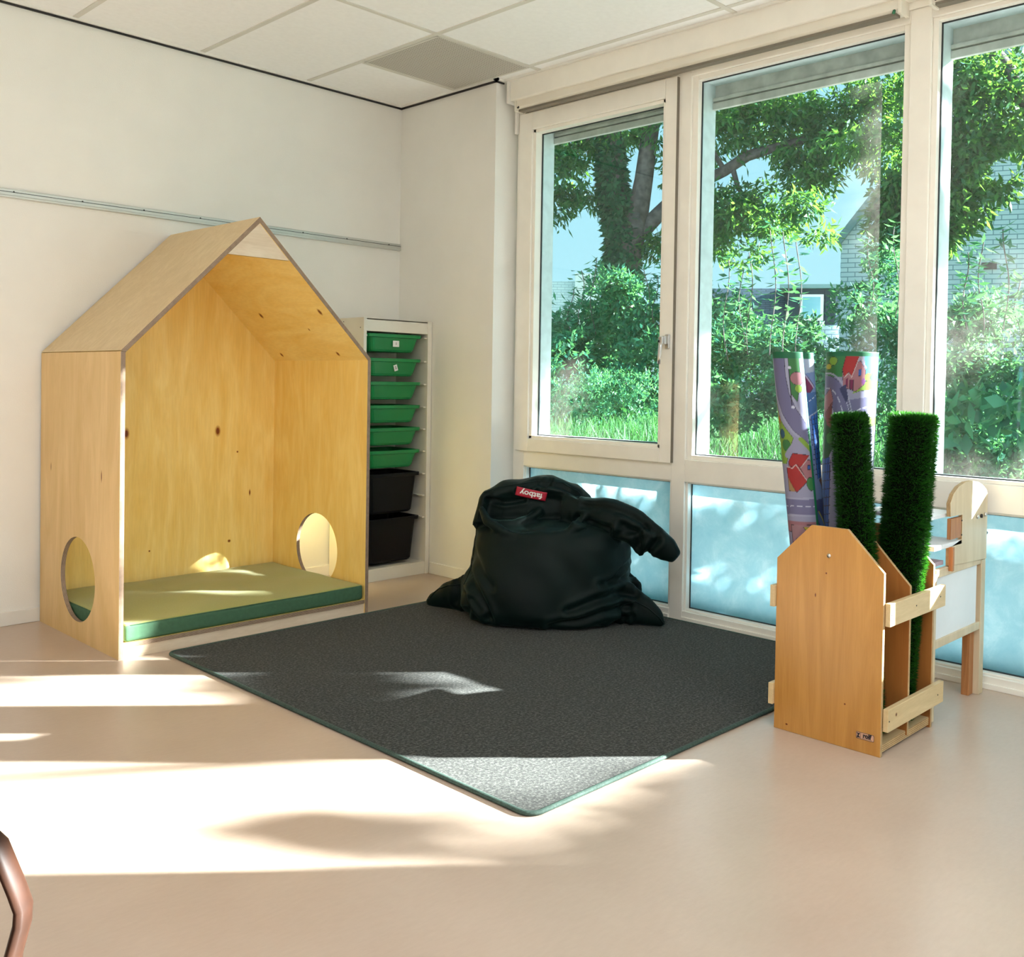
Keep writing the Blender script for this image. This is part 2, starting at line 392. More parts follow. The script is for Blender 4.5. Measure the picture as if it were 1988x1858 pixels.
M['leaf_teal'] = leaf_mat('shrub_leaf', (.007, .085, .065), (.035, .20, .12), (.11, .35, .09))
M['leaf_dark'] = leaf_mat('ivy_leaf', (.010, .06, .035), (.03, .14, .06), (.06, .25, .05), .25)
M['grass'] = leaf_mat('grass_blade', (.018, .10, .045), (.06, .20, .08), (.08, .28, .06), .35)
M['turf'] = leaf_mat('artificial_grass', (.001, .012, .001), (.006, .048, .004), (.06, .32, .02), .35, .45)
M['turf_base'] = plain('turf_backing', (.002, .004, .002), .9, .05)
M['soil'] = plain('soil', (.05, .09, .04), .95, noise_amt=.4, nscale=4)

# ================================================================== room shell
H = 2.73; WX = 0.147; YB = -8.2; XL = -6.4
ZT0, ZT1 = .655, .760       # transom
ZB = .048; ZH = 2.541
struct('floor', MB().box((XL, YB, -.12), (.30, .12, 0)), M['floor'])
struct('wall_left', MB().box((XL, 0, -.1), (.30, .12, H+.25)), M['wall'])
struct('wall_back', MB().box((XL, YB-.12, -.1), (.30, YB, H+.25)), M['wall'])
struct('wall_far', MB().box((XL-.12, YB-.12, -.1), (XL, .12, H+.25)), M['wall'])
# corner pier beside the windows and the wall beyond the window band
struct('wall_corner', MB().box((0, -.83, 0), (.30, 0, H+.2)), M['wall'])
w = MB(); w.box((.10, -5.98, 0), (.30, -5.40, H+.2))
w.box((.147, YB, ZH+.045), (.30, -.83, H+.2))
struct('wall_right', w, M['wall'])
# skirtings
struct('baseboard_left', MB().box((XL, -.012, 0), (-.0, 0, .063)), M['skirting'], bevel=.003)
struct('baseboard_corner', MB().box((-.012, -.842, 0), (0, -.33, .066)).box((-.012, -.842, 0), (.135, -.83, .066)), M['skirting'], bevel=.003)
# ceiling: suspended tiles in a grid
LX = [-.6386 - .6*i for i in range(0, 11)]
struct('ceiling', MB().box((XL, YB, H), (.16, 0, H+.04)), M['ceiling'])
g = MB()
for x in LX:
    if x > XL: g.box((x-.012, YB, H-.004), (x+.012, 0, H+.002))
g.box((-.0386-.012, -8, H-.004), (-.0386+.012, -.83, H+.002))
for i, x in enumerate([XL] + sorted([q for q in LX if q > XL]) + [-.0386]):
    pass
yy = -1.1177
while yy > YB: g.box((XL, yy-.012, H-.0045), (.05, yy+.012, H+.002)); yy -= 1.2
g.box((-.6386, -.508-.012, H-.0045), (0, -.508+.012, H+.002))
struct('trim_1', g, M['tbar'])
g = MB(); g.box((XL, -.022, H-.012), (.0, 0, H+.004)); g.box((-.022, -.852, H-.012), (0, 0, H+.004)); g.box((-.022, -.852, H-.012), (.06, -.83, H+.004)); g.box((.035, YB, H-.012), (.06, -.852, H+.004))
struct('trim_2', g, M['skirting'])
g = MB(); g.box((XL, -.012, H-.020), (0, -.002, H-.012)); g.box((-.012, -.84, H-.020), (-.002, 0, H-.012)); g.box((-.012, -.840, H-.020), (.05, -.832, H-.012))
struct('trim_3', g, M['dark'])
# perforated vent tile
vt = empty('ceiling_vent', (-.33, -.81, H), 'square perforated grey metal ventilation grille set in the ceiling corner by the windows', 'vent')
MB().box((-.6266, -1.1057, H-.005), (-.024, -.52, H+.001)).build('grille', M['vent'], vt)
MB().box((-.6266, -1.1057, H-.0052), (-.6166, -.52, H)).box((-.6266, -.53, H-.0052), (-.024, -.52, H)).box((-.034, -1.1057, H-.0052), (-.024, -.52, H)).box((-.6266, -1.1057, H-.0052), (-.024, -1.0957, H)).build('rim', M['tbar'], vt)

# unseen fill panels added to the ceiling behind the camera to brighten the room
def fill_panel(x, y, i):
    p = empty('ceiling_light', (x, y, H), 'flush rectangular LED ceiling panel, %s' % i, 'ceiling light', 'LED panels in the ceiling')
    em = M.get('led')
    if em is None:
        t = NT('led_diffuser'); e = t.n('ShaderNodeEmission'); e.inputs[0].default_value = (.92, .96, 1, 1); e.inputs[1].default_value = 3.0; t.l(e, 0, t.out, 0); M['led'] = em = t.m
    MB().box((x-.28, y-.58, H-.007), (x+.28, y+.58, H-.004)).build('diffuser', em, p)
    MB().box((x-.30, y-.60, H-.010), (x-.28, y+.60, H)).box((x+.28, y-.60, H-.010), (x+.30, y+.60, H)).box((x-.30, y-.60, H-.010), (x+.30, y-.58, H)).box((x-.30, y+.58, H-.010), (x+.30, y+.60, H)).build('frame', M['white'], p)
    ld = bpy.data.lights.new('led_light', 'AREA'); ld.shape = 'RECTANGLE'; ld.size = .56; ld.size_y = 1.16; ld.energy = FILL_POWER; ld.color = (.92, .96, 1.0)
    lo = bpy.data.objects.new('led_light', ld); COL.objects.link(lo); lo.parent = p; lo.location = (0, 0, -.012)
for i, (x, y) in enumerate([(-2.74, -4.1), (-4.54, -4.1), (-2.74, -6.5), (-4.54, -6.5), (-1.54, -5.3)]):
    fill_panel(x, y, ['nearest the play house', 'to the left of the camera', 'behind the camera', 'in the back left corner', 'near the window wall'][i])

# ------------------------------------------------------------------ window wall
XO = .245                     # outer face of the timber
fr = MB()
def post(y0, y1, z0, z1, x0=WX, x1=XO): fr.box((x0, y0, z0), (x1, y1, z1))
post(-.849, -.932, 0, ZH+.06)
post(-1.936, -2.012, 0, ZH+.06)
post(-3.062, -3.147, 0, ZH+.06)
post(-3.78, -3.87, 0, ZH+.06); post(-4.20, -4.30, 0, ZH+.06); post(-5.32, -5.40, 0, ZH+.06); post(-5.98, -6.04, 0, ZH+.06); post(-7.02, -7.10, 0, ZH+.06); post(-8.10, -8.16, 0, ZH+.06)
for y0, y1 in ((-.932, -1.936), (-2.012, -3.062), (-3.147, -3.78), (-3.87, -4.20), (-4.30, -5.32), (-6.04, -7.02), (-7.10, -8.10)):
    post(y0, y1, ZT0, ZT1); post(y0, y1, 0, ZB); post(y0, y1, ZH, ZH+.06)
    fr.box((WX-.008, y0, 0), (WX, y1, .022))
fr.box((.135, -5.27, ZH+.045), (.147, -.849, H))
struct('trim_4', fr, M['frame'], bevel=.0025)
# stepped glazing beads and panes
def pane(win, y0, y1, z0, z1, frosted=False, bead=.028, xg=.190):
    y0, y1 = max(y0, y1), min(y0, y1)
    b = MB(); x0, x1 = WX+.014, xg
    for a in ((y0, y0-bead, z0, z1), (y1, y1+bead, z0, z1)): b.box((x0, a[0], a[2]), (x1, a[1], a[3]))
    b.box((x0, y0-bead, z0), (x1, y1+bead, z0+bead*.7)); b.box((x0, y0-bead, z1-bead*.7), (x1, y1+bead, z1))
    b.build('glazing_bead', M['frame'], win, bevel=.002)
    k = MB(); e = .005
    iy0, iy1, iz0, iz1 = y0-bead, y1+bead, z0+bead*.7, z1-bead*.7
    k.box((xg-.002, iy0, iz0), (xg+.004, iy0-e, iz1)); k.box((xg-.002, iy1+e, iz0), (xg+.004, iy1, iz1)); k.box((xg-.002, iy0, iz0), (xg+.004, iy1, iz0+e)); k.box((xg-.002, iy0, iz1-e), (xg+.004, iy1, iz1))
    k.build('gasket', M['gasket'], win)
    p = MB(); p.box((xg+.001, iy0, iz0), (xg+.003, iy1, iz1)) if frosted else p.add([(xg+.002, iy0, iz0), (xg+.002, iy1, iz0), (xg+.002, iy1, iz1), (xg+.002, iy0, iz1)], [(0, 1, 2, 3)])
    if frosted: p = MB(); p.add([(xg+.002, iy0, iz0), (xg+.002, iy1, iz0), (xg+.002, iy1, iz1), (xg+.002, iy0, iz1)], [(0, 1, 2, 3)])
    p.build('frosted_pane' if frosted else 'pane', M['frosted' if frosted else 'glass'], win)
    r = MB(); w_ = .05      # outer reveal
    r.box((xg+.006, y0, z0), (XO+.05, y0-bead-.004, z1)); r.box((xg+.006, y1, z0), (XO+.05, y1+bead+.004, z1))
    r.box((xg+.006, y0-bead, z0), (XO+.05, y1+bead, z0+bead*.6)); r.box((xg+.006, y0-bead, z1-bead*.6), (XO+.05, y1+bead, z1))
    r.build('outer_frame', M['reveal'], win)
win1 = empty('window_1', (.19, -1.43, 1.64), kind='structure')
s = MB(); sx0, sx1 = WX-.016, WX+.055
s.box((sx0, -.876, .737), (sx1, -.975, 2.556)); s.box((sx0, -1.872, .737), (sx1, -1.942, 2.556)); s.box((sx0, -.975, .737), (sx1, -1.872, .806)); s.box((sx0, -.975, 2.464), (sx1, -1.872, 2.556))
s.build('sash', M['frame'], win1, bevel=.003)
s = MB(); s.box((sx0+.012, -.975, .806), (sx1, -.995, 2.464)); s.box((sx0+.012, -1.852, .806), (sx1, -1.872, 2.464)); s.box((sx0+.012, -.975, .806), (sx1, -1.872, .822)); s.box((sx0+.012, -.975, 2.446), (sx1, -1.872, 2.464))
s.build('glazing_bead', M['frame'], win1, bevel=.002)
s = MB(); s.add([(.192, -.995, .822), (.192, -1.852, .822), (.192, -1.852, 2.446), (.192, -.995, 2.446)], [(0, 1, 2, 3)]); s.build('pane', M['glass'], win1)
s = MB(); s.box((.194, -.960, .79), (.275, -1.003, 2.48)); s.box((.194, -1.852, .79), (.275, -1.885, 2.48)); s.box((.194, -.99, .79), (.275, -1.86, .824)); s.build('outer_frame', M['reveal'], win1)
s = MB(); s.box((.188, -.995, .822), (.193, -1.0, 2.446)); s.box((.188, -1.847, .822), (.193, -1.852, 2.446)); s.box((.188, -.995, .822), (.193, -1.852, .827)); s.box((.188, -.995, 2.441), (.193, -1.852, 2.446)); s.build('gasket', M['gasket'], win1)
s = MB(); s.box((sx0-.001, -1.941, .74), (sx0+.03, -1.944, 2.55)); s.build('sash_gap', M['brown_grey'], win1)
pane(win1, -.925, -1.930, ZB, ZT0, True, .012)
# handle
h = MB(); hx = sx0
h.obox((hx-.006, -1.915, 1.312), .006, .013, .034, V((1,0,0)), V((0,1,0)), V((0,0,1)))
h.obox((hx-.020, -1.912, 1.318), .014, .011, .020, V((1,0,0)), V((0,1,0)), V((0,0,1)))
h.obox((hx-.040, -1.905, 1.316), .010, .012, .018, V((1,0,0)), V((0,1,0)), V((0,0,1)))
hd = h.build('handle', M['steel'], win1, bevel=.004, seg=3)
h = MB(); h.tube([(hx-.044, -1.905, 1.322), (hx-.047, -1.903, 1.28), (hx-.048, -1.900, 1.24), (hx-.046, -1.896, 1.205)], [.009, .010, .009, .009], 10, flat=.7); h.build('grip', M['steel'], win1)
h = MB(); h.disc((hx-.050, -1.899, 1.312), .005, (-1, .3, 0), 12, h=.004); h.build('lock', M['dark'], win1)
win2 = empty('window_2', (.19, -2.53, 1.64), kind='structure')
pane(win2, -2.012, -3.062, ZT1, ZH, False, .030); pane(win2, -2.012, -3.062, ZB, ZT0, True, .012)
win3 = empty('window_3', (.19, -3.37, 1.64), kind='structure')
pane(win3, -3.147, -3.78, ZT1, ZH, False, .022); pane(win3, -3.147, -3.78, ZB, ZT0, True, .012)
win4 = empty('window_4', (.19, -4.0, 1.64), kind='structure')
pane(win4, -3.87, -4.20, ZT1, ZH, False, .01); pane(win4, -3.87, -4.20, ZB, ZT0, True, .01)
win5 = empty('window_5', (.19, -4.78, 1.64), kind='structure')
pane(win5, -4.30, -5.32, ZT1, ZH, False, .01); pane(win5, -4.30, -5.32, ZB, ZT0, True, .01)
win6 = empty('window_6', (.19, -6.53, 1.64), kind='structure')  # out-of-view window added so its sunlit floor brightens the room
pane(win6, -6.04, -7.02, ZT1, ZH, False, .01); pane(win6, -6.04, -7.02, ZB, ZT0, True, .01)
win7 = empty('window_7', (.19, -7.6, 1.64), kind='structure')  # second window added out of view for more floor bounce
pane(win7, -7.10, -8.10, ZT1, ZH, False, .01); pane(win7, -7.10, -8.10, ZB, ZT0, True, .01)
# outside: shutter boards above each window
for k, (y0, y1) in enumerate(((-.90, -1.90), (-2.02, -3.05), (-3.16, -3.77))):
    s = MB(); s.box((.29, y0, 2.462), (.32, y1, 2.66)); s.box((.27, y0, 2.445), (.30, y1, 2.462)); s.box((.27, y0, 2.405), (.29, y1, 2.438))
    s.box((.29, y0, 2.42), (.30, y1, 2.46))
    so = s.build('trim_%d' % (5+k), M['shutter'], bevel=.003); tag(so, kind='structure')
struct('trim_8', MB().box((.30, -5.4, 2.62), (.42, -.2, 2.75)), M['shutter'])

# ------------------------------------------------------------------ boxing and roller blinds
struct('trim_9', MB().box((.05, -5.27, 2.612), (.135, -.885, H)), M['frame'], bevel=.004)
g = MB(); g.box((.040, -.885, 2.605), (.150, -.868, H-.005)); g.box((.040, -.885, 2.600), (.150, -.868, 2.606)); g.box((.120, -.868, 2.455), (.138, -.850, 2.612))
struct('trim_10', g, M['skirting'], bevel=.002)
def blind(y0, y1, label):
    b = empty('roller_blind', (.10, (y0+y1)/2, 2.60), label, 'roller blind', 'roller blinds above the windows')
    prof = [(.135, 2.63), (.078, 2.63), (.068, 2.615), (.066, 2.575), (.078, 2.563), (.135, 2.563)]
    s = MB(); n = len(prof); vs = [(x, y0-.012, z) for x, z in prof] + [(x, y1+.012, z) for x, z in prof]
    s.add(vs, [tuple(range(n)), tuple(range(n, 2*n))[::-1]] + [(i, i+n, (i+1) % n + n, (i+1) % n) for i in range(n)]); s.build('cassette', M['white'], b, bevel=.002)
    MB().box((.072, y0-.025, 2.553), (.110, y1+.025, 2.564)).build('bottom_bar', M['brown_grey'], b)
    for e, sgn in ((y0, -1), (y1, 1)):
        MB().box((.063, e, 2.556), (.138, e+sgn*.014, 2.636)).build('end_bracket', M['white'], b, bevel=.002)
    k = MB(); k.tube([(.070, y1+.03, 2.572), (.062, y1+.03, 2.560)], .006, 8); k.build('clip', M['green_clip'], b)
    k = MB(); k.tube([(.070, y0-.03, 2.578), (.060, y0-.03, 2.570)], .005, 8); k.build('screw', M['dark'], b)
blind(-.905, -3.06, 'long white roller blind cassette above the opening window and the wide window')
blind(-3.165, -4.3, 'white roller blind cassette cut by the top right edge of the photo')

# picture rail on the left wall
rl = empty('picture_rail', (-3, -.005, 1.89), 'long aluminium picture rail running across the left wall above the play house', 'rail')
s = MB(); s.box((XL+.01, -.014, 1.884), (-.004, 0, 1.914)); s.build('upper_strip', M['alu'], rl, bevel=.003)
s = MB(); s.box((XL+.01, -.018, 1.874), (-.004, 0, 1.886)); s.build('lower_lip', M['alu'], rl, bevel=.003)
s = MB(); s.box((XL+.01, -.0155, 1.899), (-.004, -.0138, 1.9015)); s.build('groove', M['gasket'], rl)
for x in (-2.085, -1.80, -1.52, -1.24, -.66, -.38, -.09):
    s = MB(); s.disc((x, -.014, 1.902), .0035, (0, -1, 0), 8, h=.003); s.build('screw', M['dark'], rl)

# ================================================================== play house
hx0, hx1, hy, he, ha, T = -1.9702, -.8108, -.870, 1.207, 1.800, .018
xa = (hx0+hx1)/2; YW = -.016
house = empty('play_house', (xa, -.44, 0), 'tall birch plywood play house with pitched roof, open front and round side holes', 'play house')
# side panels: outline in (y,z); a = distance from front edge
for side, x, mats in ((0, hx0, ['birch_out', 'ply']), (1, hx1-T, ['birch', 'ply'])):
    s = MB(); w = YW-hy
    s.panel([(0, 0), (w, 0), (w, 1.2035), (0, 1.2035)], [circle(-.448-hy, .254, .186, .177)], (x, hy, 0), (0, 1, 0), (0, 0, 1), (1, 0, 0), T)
    s.build('side_panel', [M[k] for k in mats], house)
m_ = (ha-he)/(xa-hx0); vo = T*math.sqrt(1+m_*m_)
for sg in (0, 1):
    X = (lambda x: x) if sg == 0 else (lambda x: hx0+hx1-x)
    pr = [(X(hx0), he), (X(xa), ha), (X(xa), ha-vo), (X(hx0+T), he-vo+m_*T)]
    uvs = [(0, 0), (.8, 0), (.8, 1), (0, 1)]
    vs = [(x, hy, z) for x, z in pr] + [(x, YW, z) for x, z in pr]
    fs = [(0, 1, 2, 3), (7, 6, 5, 4), (0, 4, 5, 1), (2, 6, 7, 3), (3, 7, 4, 0), (1, 5, 6, 2)]
    if sg == 0: fs = [f for f in fs]
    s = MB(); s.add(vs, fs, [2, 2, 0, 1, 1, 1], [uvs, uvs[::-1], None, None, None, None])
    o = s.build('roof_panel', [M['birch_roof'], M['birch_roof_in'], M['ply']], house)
    bm = bmesh.new(); bm.from_mesh(o.data); bmesh.ops.recalc_face_normals(bm, faces=bm.faces); bm.to_mesh(o.data); bm.free()
# back panel
s = MB(); i0, i1 = hx0+T, hx1-T; ez = he-vo+m_*T
s.panel([(i0, .05), (i1, .05), (i1, ez), (xa, ha-vo), (i0, ez)], [], (0, YW-.012, 0), (1, 0, 0), (0, 0, 1), (0, 1, 0), .012)
s.build('back_panel', [M['birch'], M['ply']], house)
zg = 1.627; gx = (ha-vo-zg)/m_
s = MB(); s.panel([(xa-gx, zg), (xa+gx, zg), (xa, ha-vo)], [], (0, hy+.004, 0), (1, 0, 0), (0, 0, 1), (0, 1, 0), T)
s.build('gable_board', [M['birch_pale'], M['ply_light']], house)
s = MB(); s.panel([(0, 0), (i1-i0, 0), (i1-i0, YW-hy-.015), (0, YW-hy-.015)], [], (i0, hy+.002, .044), (1, 0, 0), (0, 1, 0), (0, 0, 1), T)
s.build('floor_board', [M['birch'], M['ply']], house)
MB().box((i0, hy+.006, 0), (i1, hy+.024, .044)).build('front_rail', M['birch_pale'], house)

# mattress
mt = empty('mattress', (xa, -.45, .062), 'thin olive green seat mattress lying inside the wooden play house', 'mattress')
def cushion(x0, x1, y0, y1, z0, z1, r=.018, nx=60, ny=44):
    """rounded slab, slightly domed and rumpled"""
    bm = bmesh.new(); bmesh.ops.create_cube(bm, size=1)
    for v in bm.verts: v.co = V(((x0+x1)/2+v.co.x*(x1-x0), (y0+y1)/2+v.co.y*(y1-y0), (z0+z1)/2+v.co.z*(z1-z0)))
    bmesh.ops.bevel(bm, geom=bm.edges[:], offset=r, segments=4, affect='EDGES', profile=.6)
    bmesh.ops.subdivide_edges(bm, edges=[e for e in bm.edges if e.calc_length() > .3], cuts=24, use_grid_fill=True)
    for v in bm.verts:
        n = noise.noise(v.co*V((5, 7, 4)))
        u = (v.co.x-x0)/(x1-x0); w = (v.co.y-y0)/(y1-y0)
        if v.co.z > (z0+z1)/2: v.co.z += .006*n + .006*math.sin(PI*max(0, min(1, u)))*math.sin(PI*max(0, min(1, w)))
        else: v.co.z = max(v.co.z, z0)
    me = bpy.data.meshes.new('cover'); bm.to_mesh(me); bm.free()
    me.polygons.foreach_set('use_smooth', [True]*len(me.polygons))
    for p in me.polygons: p.material_index = 0 if p.normal.z > .5 else 1
    return me
me = cushion(i0+.006, i1-.006, hy+.004, YW-.03, .0625, .132)
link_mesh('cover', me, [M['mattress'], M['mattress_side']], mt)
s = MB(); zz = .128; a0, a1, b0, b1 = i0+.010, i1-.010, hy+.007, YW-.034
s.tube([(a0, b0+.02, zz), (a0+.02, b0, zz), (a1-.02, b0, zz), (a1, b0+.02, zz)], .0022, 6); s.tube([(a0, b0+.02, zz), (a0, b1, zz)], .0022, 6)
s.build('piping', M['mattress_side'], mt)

# ================================================================== storage frame with bins
sx_0, sx_1, sy = -.470, -.004, -.319; sh = 1.445
fx = empty('storage_unit', ((sx_0+sx_1)/2, -.16, 0), 'tall narrow white storage frame holding green and black bins in the wall corner', 'storage unit')
MB().box((sx_0, sy, 0), (sx_0+.020, -.012, sh)).build('side_panel', M['white'], fx, bevel=.002)
MB().box((sx_1-.028, sy, 0), (sx_1, -.012, sh)).build('side_panel', M['white'], fx, bevel=.002)
MB().box((sx_0+.020, sy+.004, 1.372), (sx_1-.028, sy+.020, sh-.003)).box((sx_0+.02, sy+.004, sh-.012), (sx_1-.028, -.012, sh-.003)).build('top_board', M['white'], fx, bevel=.002)
MB().box((sx_0+.020, sy+.004, 0), (sx_1-.028, sy+.022, .062)).box((sx_0+.020, sy+.004, .062), (sx_1-.028, -.015, .070)).build('bottom_board', M['white'], fx, bevel=.002)
MB().box((sx_0+.020, -.022, .06), (sx_1-.028, -.014, 1.40)).build('back_panel', M['white'], fx)
rims = [1.362, 1.228, 1.098, .968, .842, .716, .588, .338]
for z in rims + [.463]:
    MB().box((sx_0+.020, sy+.012, z-.016), (sx_0+.032, -.03, z-.010)).build('runner', M['white'], fx)
    MB().box((sx_1-.045, sy+.012, z-.016), (sx_1-.028, -.03, z-.010)).build('runner', M['white'], fx)
for x, z in ((sx_0-.0005, 1.425), (sx_0-.0005, 1.39)):
    s = MB(); s.disc((x, sy+.03 if z < 1.4 else sy+.19, z), .003, (-1, 0, 0), 8, h=.001); s.build('screw', M['dark'], fx)
def tub(zr, depth, mat, name='bin_body'):
    """tapered plastic tub with rolled rim; opening at top"""
    s = MB(); x0, x1, y0, y1 = -.434, -.064, sy+.004, -.034
    def ring(z, ins, r=.03):
        a0, a1, b0, b1 = x0+ins, x1-ins, y0+ins*.9, y1-ins*.6; P = []
        for cx, cy, st in ((a1-r, b1-r, 0), (a0+r, b1-r, 1), (a0+r, b0+r, 2), (a1-r, b0+r, 3)):
            for k in range(5):
                a = PI/2*(st+k/4); P.append((cx+r*math.cos(a), cy+r*math.sin(a), z))
        return P
    rs = [ring(zr-.012, .0), ring(zr, .0), ring(zr, .012), ring(zr-.014, .016), ring(zr-depth+.012, .034), ring(zr-depth, .044), ring(zr-depth, .10)]
    inn = [ring(zr-depth+.004, .047), ring(zr-.004, .018)]
    # outer shell: rim lip -> wall -> bottom
    def loft(R, flip):
        n = len(R[0]); vs = [p for r in R for p in r]; fs = []
        for i in range(len(R)-1):
            for j in range(n):
                q = (i*n+j, i*n+(j+1) % n, (i+1)*n+(j+1) % n, (i+1)*n+j); fs.append(q[::-1] if flip else q)
        return vs, fs, n
    R = [ring(zr-depth, .044), ring(zr-depth+.012, .034), ring(zr-.020, .017), ring(zr-.018, .002), ring(zr-.002, .0), ring(zr, .002), ring(zr, .012), ring(zr-.010, .019), ring(zr-depth+.004, .038)]
    vs, fs, n = loft(R, False); s.add(vs, fs + [tuple(range(n))[::-1], tuple(range((len(R)-1)*n, len(R)*n))], 0)
    return s
digit = {0: '1', 1: '2'}
ords = ['topmost', 'second', 'third', 'fourth', 'fifth', 'sixth']
for i, z in enumerate(rims):
    green = i < 6; dep = .098 if green else (.225 if i == 6 else .25)
    if green:
        lab = ['topmost shallow green plastic bin, its white sticker reading 1', 'shallow green bin with a tilted white sticker reading 2, second from the top'][i] if i < 2 else 'shallow green plastic bin without sticker, %s from the top of the white frame' % ords[i]
    else: lab = 'deep black plastic bin right below the green bins' if i == 6 else 'lowest deep black plastic bin at the foot of the white frame'
    b = empty('storage_bin', (-.25, -.18, z-dep), lab, 'storage bin', 'bins in the white storage frame')
    tub(z, dep, None).build('tub', M['green_bin' if green else 'black_bin'], b, bevel=0)
    if i < 2:
        ang = 0 if i == 0 else .28; cx, cz, yy_ = -.243, z-.052, sy+.0205
        A = V((math.cos(ang), 0, math.sin(ang))); B = V((-math.sin(ang), 0, math.cos(ang)))
        hw, hh = (.021, .017) if i == 0 else (.012, .017)
        c0 = V((cx, yy_-.0025, cz)); s = MB()
        s.obox(c0, hw, .0008, hh, A, V((0, 1, 0)), B); st = s.build('sticker', M['paper'], b)
        tv, tf = text_mesh(digit[i], .020, .0006); s = MB(); s.add([c0+A*x+B*y+V((0, -.0015, 0)) for x, y in tv], tf); s.build('numeral', M['ink'], st)

# ================================================================== rug
rug = empty('rug', (-.85, -1.95, 0), 'large square grey felt rug with dark green bound edge lying on the floor', 'rug')
rx0, rx1, ry0, ry1 = -1.808, .128, -.906, -2.990
def rr_poly(x0, x1, y0, y1, r, n=6):
    P = []
    for cx, cy, st in ((x1-r, y1-r, 0), (x0+r, y1-r, 1), (x0+r, y0+r, 2), (x1-r, y0+r, 3)):
        for k in range(n+1):
            a = PI/2*(st+k/n); P.append((cx+r*math.cos(a), cy+r*math.sin(a)))
    return P
s = MB(); s.panel(rr_poly(rx0+.012, rx1-.012, ry1+.012, ry0-.012, .035), [], (0, 0, .001), (1, 0, 0), (0, 1, 0), (0, 0, 1), .009, 0, 0); s.build('pile', M['rug'], rug)
P = rr_poly(rx0+.010, rx1-.010, ry1+.010, ry0-.010, .04, 6)
s = MB(); s.tube([(x, y, .0065) for x, y in P+P[:1]], .0085, 8, cap=False, flat=.75); s.build('binding', M['rug_edge'], rug)

# ================================================================== carpet roll rack
kx0, kx1, ky0, ky1 = -.776, -.398, -3.068, -3.434
rack = empty('roll_rack', (-.59, -3.25, 0), 'wooden floor rack with pointed plywood sides holding rolled mats', 'rack')
wd = ky0-ky1
outl = [(0, 0), (wd, 0), (wd, .555), (wd-.121, .674), (.121, .674), (0, .555)]
outl_mid = [(0, .02), (wd, .02), (wd, .49), (wd-.135, .63), (.135, .63), (0, .49)]
outl_back = [(0, 0), (wd, 0), (wd, .535), (wd-.121, .650), (.121, .650), (0, .535)]
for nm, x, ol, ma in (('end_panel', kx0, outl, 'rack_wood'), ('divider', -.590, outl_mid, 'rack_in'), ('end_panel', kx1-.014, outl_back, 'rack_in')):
    s = MB(); s.panel(ol, [], (x, ky1, 0), (0, 1, 0), (0, 0, 1), (1, 0, 0), .013); ep = s.build(nm, [M[ma], M['ply_light']], rack, bevel=.0015)
    if x == kx0: front = ep
s = MB(); s.panel([(0, 0), (.356, 0), (.356, wd-.01), (0, wd-.01)], [], (kx0+.013, ky1+.005, .010), (1, 0, 0), (0, 1, 0), (0, 0, 1), .024, 0, 1); s.build('base_board', [M['slat'], M['ply_light']], rack)
for z, zz in ((.395, .465), (.077, .146)):
    s = MB(); s.box((kx0+.010, ky1-.018, z), (kx1+.045, ky1-.001, zz)); s.build('cross_slat', M['slat'], rack, bevel=.002)
    s = MB(); s.box((kx0-.010, ky0+.001, z), (kx1+.030, ky0+.018, zz)); s.build('cross_slat', M['slat'], rack, bevel=.002)
s = MB(); s.disc((kx0, -3.252, .585), .0065, (-1, 0, 0), 14, h=.002); s.build('screw', M['steel'], rack)
for x, z in ((-.758, .43), (-.582, .432), (-.395, .432), (-.758, .11), (-.40, .11)):
    s = MB(); s.disc((x, ky1-.018, z), .0025, (0, -1, 0), 8, h=.001); s.build('screw', M['dark'], rack)
# maker's plate on the end panel
s = MB(); pc = V((kx0-.0008, -3.385, .052)); A = V((0, -1, 0)); B = V((0, 0, 1))
def rrect2(w, h, r, n=5): return rr_poly(-w/2, w/2, -h/2, h/2, r, n)
s.panel(rrect2(.058, .021, .004), [], pc-V((0, 0, 0)), A, B, V((1, 0, 0)), .0006, 0, 0); plate = s.build('maker_plate', M['plate'], rack)
s = MB(); q = pc-V((.0006, 0, 0))
s.panel(rrect2(.058, .021, .004), [rrect2(.056, .019, .0035)], q, A, B, V((1, 0, 0)), .0004, 0, 0)
s.panel([(-.0145, -.0095), (-.0137, -.0095), (-.0137, .0095), (-.0145, .0095)], [], q, A, B, V((1, 0, 0)), .0004, 0, 0)
tv, tf = text_mesh('rolf', .0185, .0011); s.add([q+A*(x+.0062)+B*(y+.0018) for x, y in tv], tf)
for k in range(9): s.panel([(-.009+k*.0036, -.0072), (-.0066+k*.0036, -.0072), (-.0066+k*.0036, -.0058), (-.009+k*.0036, -.0058)], [], q, A, B, V((1, 0, 0)), .0003, 0, 0)
for cx, cy, r in ((-.0215, .003, .0035), (-.0250, .0062, .0018), (-.0180, .0062, .0018), (-.0225, -.004, .0038), (-.0182, -.0055, .0022), (-.0252, -.0068, .0018)):
    s.panel(circle(cx, cy, r, r, 10), [], q, A, B, V((1, 0, 0)), .0003, 0, 0)
s.build('lettering', M['ink'], plate)

